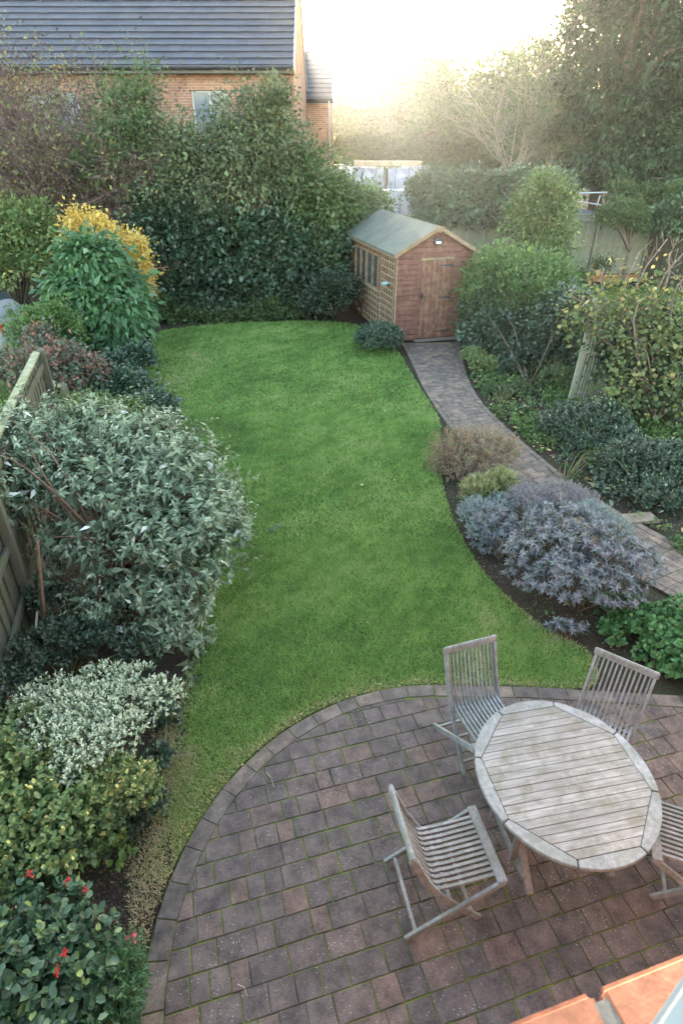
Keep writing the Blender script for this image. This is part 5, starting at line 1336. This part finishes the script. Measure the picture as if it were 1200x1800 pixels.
weeds('small weeds on the soil at the foot of the purple sage', RB, 110, 9, .035, L['mid'], 24, lambda x, y: np.clip(.3 + 1.1*sinenoise(x, y, 4, 24), 0, 1))
weeds('ferny green weeds at the back left lawn edge', [(-5.3, 15.3), (-4.2, 12), (-2.9, 9.4), (-2.2, 7.2), (-1.75, 5.4), (-2.3, 5.6), (-3.4, 9), (-4.8, 12), (-5.8, 15)], 420, 12, .05, L['ivy'], 25, lambda x, y: .9 + 0*x)
# twigs on the patio
for i, (a, b) in enumerate((((-0.6, 2.954, 0.0), (-0.523, 2.816, 0.0)), ((-0.62, 1.544, 0.0), (-0.554, 1.488, 0.0)), ((-1.394, 3.078, 0.0), (-1.194, 3.121, 0.0)))):
    mb = MB(); a = Vector(a); b = Vector(b); a.z = b.z = .038; mb.tube([a, a.lerp(b, .5)+Vector((.01, .012, .004)), b], .003, .002, 5)
    tag(mb.build('dead_twig', M['twig_pale']), ['thin dead twig lying near the curved patio edge', 'short dead twig lying at the bottom of the patio', 'straw coloured twig on the lawn fringe left of the patio'][i], 'twig')

# ---- shed surroundings
whorl_plant('round_dwarf_conifer', 'low rounded dark green conifer bush at the left corner of the shed front', 'bush', (0.908, 14.59, 0.0)[:2], [(0.884, 14.35, 0.344, 0.517, 0.52, 0.299), (0.676, 14.2, 0.278, 0.378, 0.4, 0.248), (1.142, 14.3, 0.277, 0.326, 0.4, 0.275)], L['ivy'], 1500, 8, .07, .07, 'needle', 4.0, M['bark'], low=-.3, rr=lambda f: .3+.4*f)
plant('clipped_hedge', 'big fresh green shrub filling the space right of the shed', 'shrub', (4.02, 13.352, 0.0), [(3.685, 15.2, 1.631, 0.546, 0.7, 0.379), (4.504, 15.4, 1.531, 0.721, 0.8, 0.386), (4.986, 15.0, 1.28, 0.546, 0.8, 0.457), (4.037, 14.6, 1.039, 0.834, 0.9, 0.6), (3.545, 14.9, 1.17, 0.477, 0.7, 0.724), (4.703, 14.0, 0.857, 0.653, 0.8, 0.589)], L['fresh'], .085, 620, 62, .27, stem_mat=M['bark'], nst=12, r0=.025, group=None, fill=.45)
plant('ivy_shrub', 'dark ivy shrub below the big fresh green shrub beside the path', 'shrub', (3.881, 11.862, 0.0), [(3.892, 13.7, 0.549, 0.908, 0.6, 0.535), (4.601, 13.0, 0.494, 0.622, 0.6, 0.575), (3.376, 14.4, 0.626, 0.473, 0.5, 0.673), (4.876, 13.4, 1.004, 0.438, 0.6, 0.507), (4.161, 12.6, 0.242, 0.734, 0.5, 0.368)], L['ivy'], .075, 520, 52, .21, stem_mat=M['bark'], nst=9, r0=.016, fill=.5, templ='oval')
plant('spotted_shrub', 'upright shrub with rusty flecks standing before the pale board fence', 'shrub', (6.535, 20.6, 0.857), [(6.186, 20.6, 2.818, 0.697, 0.6, 0.57), (5.826, 20.5, 2.199, 0.671, 0.6, 0.735), (6.53, 20.4, 2.049, 0.671, 0.6, 0.664), (6.23, 20.2, 1.425, 0.801, 0.6, 0.454)], L['speckle'], .095, 320, 55, .26, stem_mat=M['bark'], nst=16, r0=.04, fill=.5)
plant('ivy_hedge', 'thick mottled ivy growing along the top of the pale board fence', 'hedge', (5.13, 22.6, 1.448), [(2.943, 22.6, 2.928, 0.57, 0.4, 0.463), (3.988, 22.6, 2.928, 0.722, 0.4, 0.463), (5.039, 22.6, 2.877, 0.723, 0.4, 0.433), (6.076, 22.6, 2.928, 0.722, 0.4, 0.431), (7.026, 22.6, 2.928, 0.57, 0.4, 0.401), (3.407, 22.2, 2.401, 0.946, 0.25, 0.281), (4.741, 22.2, 2.333, 0.853, 0.22, 0.219), (6.258, 22.2, 2.333, 0.948, 0.22, 0.188)], L['ivy2'], .12, 620, 44, .26, 'oval', None, fill=.5, low=-.9)
plant('ivy_clump', 'white flecked ivy clump on the corner where the two back fences meet', 'ivy', (10.743, 21.4, 1.599), [(10.579, 21.6, 2.17, 0.594, 0.4, 0.308), (10.946, 21.3, 2.314, 0.547, 0.4, 0.332)], L['ivy2'], .11, 150, 40, .2, 'oval', M['bark'], low=-.8)
plant('wispy_shrub', 'wispy green shrub rising behind the fence corner ivy', 'shrub', (11.229, 23.6, 1.696), [(10.803, 23.6, 2.514, 0.9, 0.5, 0.361), (11.678, 23.4, 2.617, 0.693, 0.5, 0.356), (9.82, 23.8, 2.766, 0.501, 0.4, 0.261)], L['mid'], .10, 200, 45, .25, stem_mat=M['bark'], fill=.6)
plant('small_tree', 'small flat topped tree trained against the pale board fence', 'tree', (9.436, 21.2, 0.289), [(8.693, 21.3, 2.199, 0.512, 0.4, 0.243), (9.334, 21.3, 2.199, 0.512, 0.4, 0.273), (9.032, 21.4, 2.469, 0.547, 0.35, 0.18), (9.582, 21.3, 1.95, 0.276, 0.25, 0.138)], L['mid'], .07, 230, 45, .16, stem_mat=M['bark'], nst=20, r0=.05, part='crown', stem='trunk', trunk_h=.95, fill=.6)
plant('weedy_clump', 'weedy green clump at the foot of the pale board fence', 'plant', (8.184, 21.0, 0.254), [(8.782, 21.6, 0.69, 0.309, 0.2, 0.266), (7.974, 21.3, 0.379, 0.384, 0.25, 0.201)], L['mid'], .07, 50, 40, .2, fill=.7)

# ---- yellowing climber over the trellis
CB = [(4.635, 10.8, 1.644, 0.554, 0.5, 0.5), (5.147, 10.4, 1.354, 0.594, 0.55, 0.684), (5.631, 10.2, 1.411, 0.485, 0.6, 0.85), (4.65, 11.2, 1.545, 0.314, 0.45, 0.264), (4.908, 9.9, 0.711, 0.589, 0.5, 0.47), (5.607, 9.7, 0.683, 0.483, 0.5, 0.466), (5.289, 10.8, 1.839, 0.599, 0.5, 0.401)]
plant('yellowing_climber', 'yellowing vine with large leaves sprawling over the slatted screen at the right', 'climber', (5.677, 10.083, 0.0), CB, L['vine'], .058, 300, 15, .30, 'round', M['twig'], 46, .024, .006, fill=.9, low=-.8, stem='stem', droop=.8)
plant('ivy_shrub', 'dark ivy mass behind the yellowing vine', 'shrub', (6.1, 10.215, 0.0), [(5.764, 10.9, 1.003, 0.681, 0.4, 0.682), (6.045, 10.3, 0.672, 0.508, 0.4, 0.581), (5.175, 11.1, 0.725, 0.485, 0.3, 0.607), (5.417, 10.2, 0.39, 0.562, 0.35, 0.445), (4.591, 12.0, 1.349, 0.336, 0.4, 0.404)], L['ivy'], .07, 420, 50, .18, 'oval', M['bark'], fill=.6)
t = thing('bare_branches', 'bare crooked grey branches sticking out above the yellowing vine', 'branches', (5.353, 10.6, 0.886)); mb = MB()
for (a, b, c) in (((5.353, 10.6, 0.886), (4.89, 10.8, 1.839), (5.089, 11.0, 2.734)), ((5.353, 10.6, 0.886), (5.335, 10.6, 2.073), (5.564, 10.5, 2.762)), ((5.353, 10.6, 0.886), (4.882, 10.9, 1.619), (4.1, 11.2, 1.947)), ((5.599, 10.4, 1.154), (5.04, 10.8, 2.031), (5.493, 11.0, 2.912)), ((5.599, 10.4, 1.154), (5.547, 10.4, 2.023), (5.641, 10.3, 2.492)), ((4.99, 10.7, 1.269), (4.63, 11.0, 1.989), (4.604, 11.2, 2.428)), ((5.341, 10.6, 1.693), (5.524, 10.7, 2.421), (5.541, 10.8, 2.85))):
    P3 = [Vector(q) - t.location for q in (a, b, c)]
    P3 = [P3[0], P3[0].lerp(P3[1], .5)+Vector((.05, 0, .02)), P3[1], P3[1].lerp(P3[2], .5)+Vector((-.06, 0, .03)), P3[2]]
    mb.tube(P3, .028, .009, 6)
    for k in range(5):
        q = P3[3].lerp(P3[4], random.random()); mb.tube([q, q+Vector((random.gauss(0, .12), random.gauss(0, .1), random.uniform(.05, .28)))], .008, .004, 4)
mb.build('branch', M['twig'], t, smooth=True)
n = 90; fa, fb = np.array((4.251, 10.7, 1.862)), np.array((5.657, 10.7, 2.777)); ppp = fa + (fb - fa) * rng.random((n, 3)) + np.array([[0, .25, 0]]) * rng.normal(size=(n, 1)) - np.array(t.location)
leaf_object('leaves', ppp, sphere(n), L['litter'], .075, 'oval', t, droop=.7, zmin=-9)

# ---- right border
def patch(label, base, blobs, mat, size, ns, per=7, templ='oval', W=1.0, name='border_plant', cat='plant', length=.07, stemm='stem_green', low=-.1, **kw):
    return whorl_plant(name, label, cat, base[:2], blobs, mat, ns, per, size, length, templ, W, M[stemm], low=low, **kw)
patch('small mottled leafy plant at the right edge of the path nearest the shed', (2.971, 12.951, 0.0), [(2.867, 12.9, 0.273, 0.274, 0.25, 0.209), (3.067, 12.6, 0.179, 0.307, 0.25, 0.231)], L['speckle'], .06, 260)
patch('low green leafy clump beside the path below the dark ivy shrub', (3.078, 10.915, 0.0), [(3.198, 11.4, -0.07, 0.4, 0.35, 0.221), (3.584, 11.6, -0.025, 0.289, 0.3, 0.223), (3.032, 11.7, -0.063, 0.233, 0.25, 0.157)], L['mid'], .065, 330)
patch('fresh green spreading clump at the path edge left of the dark shrubs', (3.275, 9.234, 0.0), [(3.412, 9.7, -0.052, 0.281, 0.3, 0.221), (3.617, 9.5, -0.124, 0.297, 0.3, 0.22)], L['fresh'], .07, 240)
patch('reddish wispy weed clump under the trellis screen', (4.587, 11.862, 0.0), [(4.394, 11.6, 0.273, 0.399, 0.3, 0.239), (4.288, 12.2, 0.249, 0.298, 0.3, 0.224)], L['mid'], .06, 230)
patch('low yellowish seedlings between the two dark shrubs and the path', (3.287, 7.747, 0.0), [(3.406, 8.2, -0.1, 0.221, 0.2, 0.11), (3.524, 7.9, -0.085, 0.189, 0.2, 0.109), (4.002, 8.6, 0.046, 0.182, 0.2, 0.111)], L['fresh'], .05, 150)
patch('dark green compact shrub right of the path, the farther of two', (3.954, 8.693, 0.0), [(3.911, 9.5, 0.144, 0.538, 0.45, 0.369), (4.341, 9.4, 0.24, 0.482, 0.45, 0.383), (4.507, 9.0, 0.109, 0.376, 0.4, 0.331), (4.026, 8.9, 0.002, 0.468, 0.4, 0.266)], L['upright_dark'] if 'upright_dark' in L else L['ivy'], .055, 2300, 8, 'oval', .8, 'compact_shrub', 'shrub', .07, rr=lambda f: .35+.4*f)
patch('dark green compact shrub cut by the right picture edge, the nearer of two', (4.188, 7.096, 0.0), [(4.364, 8.0, 0.153, 0.513, 0.45, 0.398), (4.783, 7.8, 0.162, 0.461, 0.5, 0.436), (4.419, 7.3, 0.064, 0.522, 0.4, 0.256), (5.085, 7.6, 0.081, 0.413, 0.5, 0.522), (4.074, 7.8, -0.03, 0.297, 0.35, 0.267)], L['ivy'], .052, 3300, 8, 'oval', .8, 'compact_shrub', 'shrub', .07, rr=lambda f: .35+.4*f)
patch('small green tuft at the right picture edge beside the stone slab', (4.122, 5.893, 0.0), [(4.249, 6.1, -0.019, 0.128, 0.14, 0.128)], L['fresh'], .05, 60)
whorl_plant('bronze_fern', 'feathery pinkish bronze plant between the lawn and the path', 'fern', (1.939, 7.747, 0.0)[:2], [(1.756, 8.3, 0.194, 0.351, 0.35, 0.287), (2.189, 8.3, 0.243, 0.394, 0.35, 0.268), (1.893, 8.0, 0.056, 0.387, 0.35, 0.224), (2.435, 8.2, 0.196, 0.244, 0.25, 0.178), (1.535, 8.2, 0.049, 0.158, 0.2, 0.181)], L['bronze'], 900, 10, .06, .20, 'needle', 3.2, M['twig'], rr=lambda f: .3+.45*f, nst=24, r0=.008)
whorl_plant('grass_tuft', 'pale green grassy tuft between the bronze plant and the blue grey mounds', 'grass', (1.982, 7.127, 0.0)[:2], [(1.948, 7.1, 0.226, 0.312, 0.25, 0.165), (2.193, 7.2, 0.304, 0.196, 0.2, 0.148), (1.799, 7.1, 0.162, 0.156, 0.2, 0.116)], L['straw'], 330, 8, .13, .04, 'needle', 1.6, M['stem_green'], tmin=.7, upb=1.5, rr=lambda f: .3+.3*f, droop=.0)
whorl_plant('santolina_mound', 'pale blue grey woolly mound at the lawn edge left of the sage', 'plant', (1.757, 6.197, 0.0)[:2], [(1.742, 6.6, 0.171, 0.222, 0.24, 0.225), (1.773, 6.2, 0.17, 0.213, 0.22, 0.204), (2.089, 6.7, 0.24, 0.187, 0.2, 0.145)], L['santolina'], 1300, 8, .028, .045, 'needle', 4.5, M['twig'], rr=lambda f: .4+.3*f)
whorl_plant('lavender_mound', 'grey purple wispy lavender mound between the path and the sage', 'plant', (2.717, 6.659, 0.0)[:2], [(2.448, 6.7, 0.327, 0.297, 0.28, 0.159), (2.89, 6.8, 0.311, 0.338, 0.3, 0.16), (3.078, 6.6, 0.344, 0.22, 0.25, 0.142)], L['lavender'], 1100, 8, .035, .07, 'needle', 3.5, M['twig'], upb=1.2, rr=lambda f: .5)
whorl_plant('santolina_mound', 'blue grey mound squeezed between the lavender and the brick path', 'plant', (3.383, 6.134, 0.0)[:2], [(3.065, 6.2, 0.421, 0.209, 0.2, 0.151), (3.239, 5.9, 0.37, 0.189, 0.2, 0.164), (2.555, 6.3, 0.317, 0.284, 0.2, 0.124)], L['santolina'], 900, 8, .03, .05, 'needle', 4.5, M['twig'])
def sage(label, base, blobs, ns):
    return whorl_plant('purple_sage', label, 'sage plant', base[:2], blobs, L['sage'], ns, 19, .078, .06, 'lance', .82, M['bark'], rr=lambda f: .25+.55*f, tmin=.05, spread=1.0, low=.0, nst=18, r0=.012, fill=.35)
sage('large purple sage with clustered grey violet leaves beside the patio lawn corner', (2.513, 4.908, 0.0), [(2.271, 5.35, 0.357, 0.473, 0.35, 0.36), (2.804, 5.3, 0.433, 0.436, 0.38, 0.354), (3.096, 5.1, 0.429, 0.273, 0.3, 0.279), (2.402, 4.95, 0.318, 0.45, 0.3, 0.282), (2.812, 4.9, 0.282, 0.359, 0.3, 0.268), (2.579, 5.8, 0.476, 0.463, 0.35, 0.255), (2.095, 5.3, 0.198, 0.254, 0.25, 0.22)], 620)
sage('smaller purple sage behind and left of the large one', (1.927, 5.835, 0.0), [(1.909, 6.2, 0.212, 0.283, 0.28, 0.273), (2.106, 6.0, 0.22, 0.276, 0.28, 0.23), (1.765, 6.1, 0.067, 0.155, 0.18, 0.197)], 130)
sage('tiny purple sage seedling on bare soil in front of the large one', (2.296, 4.517, 0.0), [(2.217, 4.52, 0.113, 0.115, 0.08, 0.063), (2.377, 4.48, 0.112, 0.08, 0.06, 0.063)], 14)
patch('lush scalloped green clump beside the patio at the right picture edge', (2.991, 4.053, 0.0), [(3.164, 4.5, 0.093, 0.288, 0.28, 0.213), (3.505, 4.6, 0.078, 0.292, 0.3, 0.251), (3.167, 4.2, 0.001, 0.278, 0.28, 0.228), (3.273, 4.0, 0.057, 0.268, 0.28, 0.244), (3.036, 4.75, 0.099, 0.179, 0.2, 0.144), (2.742, 4.5, 0.055, 0.127, 0.14, 0.115)], L['geranium'], .055, 900, 6, 'round', 1.0, 'geranium_clump', 'plant', .05, rr=lambda f: .35+.35*f, low=0.1)
patch('small green leafy plant on the soil between the sage and the lush clump', (2.823, 4.6, 0.0), [(2.938, 4.85, 0.051, 0.151, 0.15, 0.102), (2.814, 5.0, 0.041, 0.111, 0.12, 0.089)], L['geranium'], .045, 80, 6, 'round')

# ================================================================== AIR
hm = bpy.data.materials.new('haze'); hm.use_nodes = True; nt = hm.node_tree
nt.nodes.remove(nt.nodes['Principled BSDF'])
pv = nt.nodes.new('ShaderNodeVolumePrincipled'); pv.inputs['Color'].default_value = (.92, .93, .95, 1); pv.inputs['Density'].default_value = .00055; pv.inputs['Anisotropy'].default_value = .84
nt.links.new(pv.outputs[0], nt.nodes['Material Output'].inputs['Volume'])
mb = MB(); mb.box((0, 230, 12), (620, 560, 28), a=.5); hz = mb.build('haze', hm); tag(hz, kind='stuff')
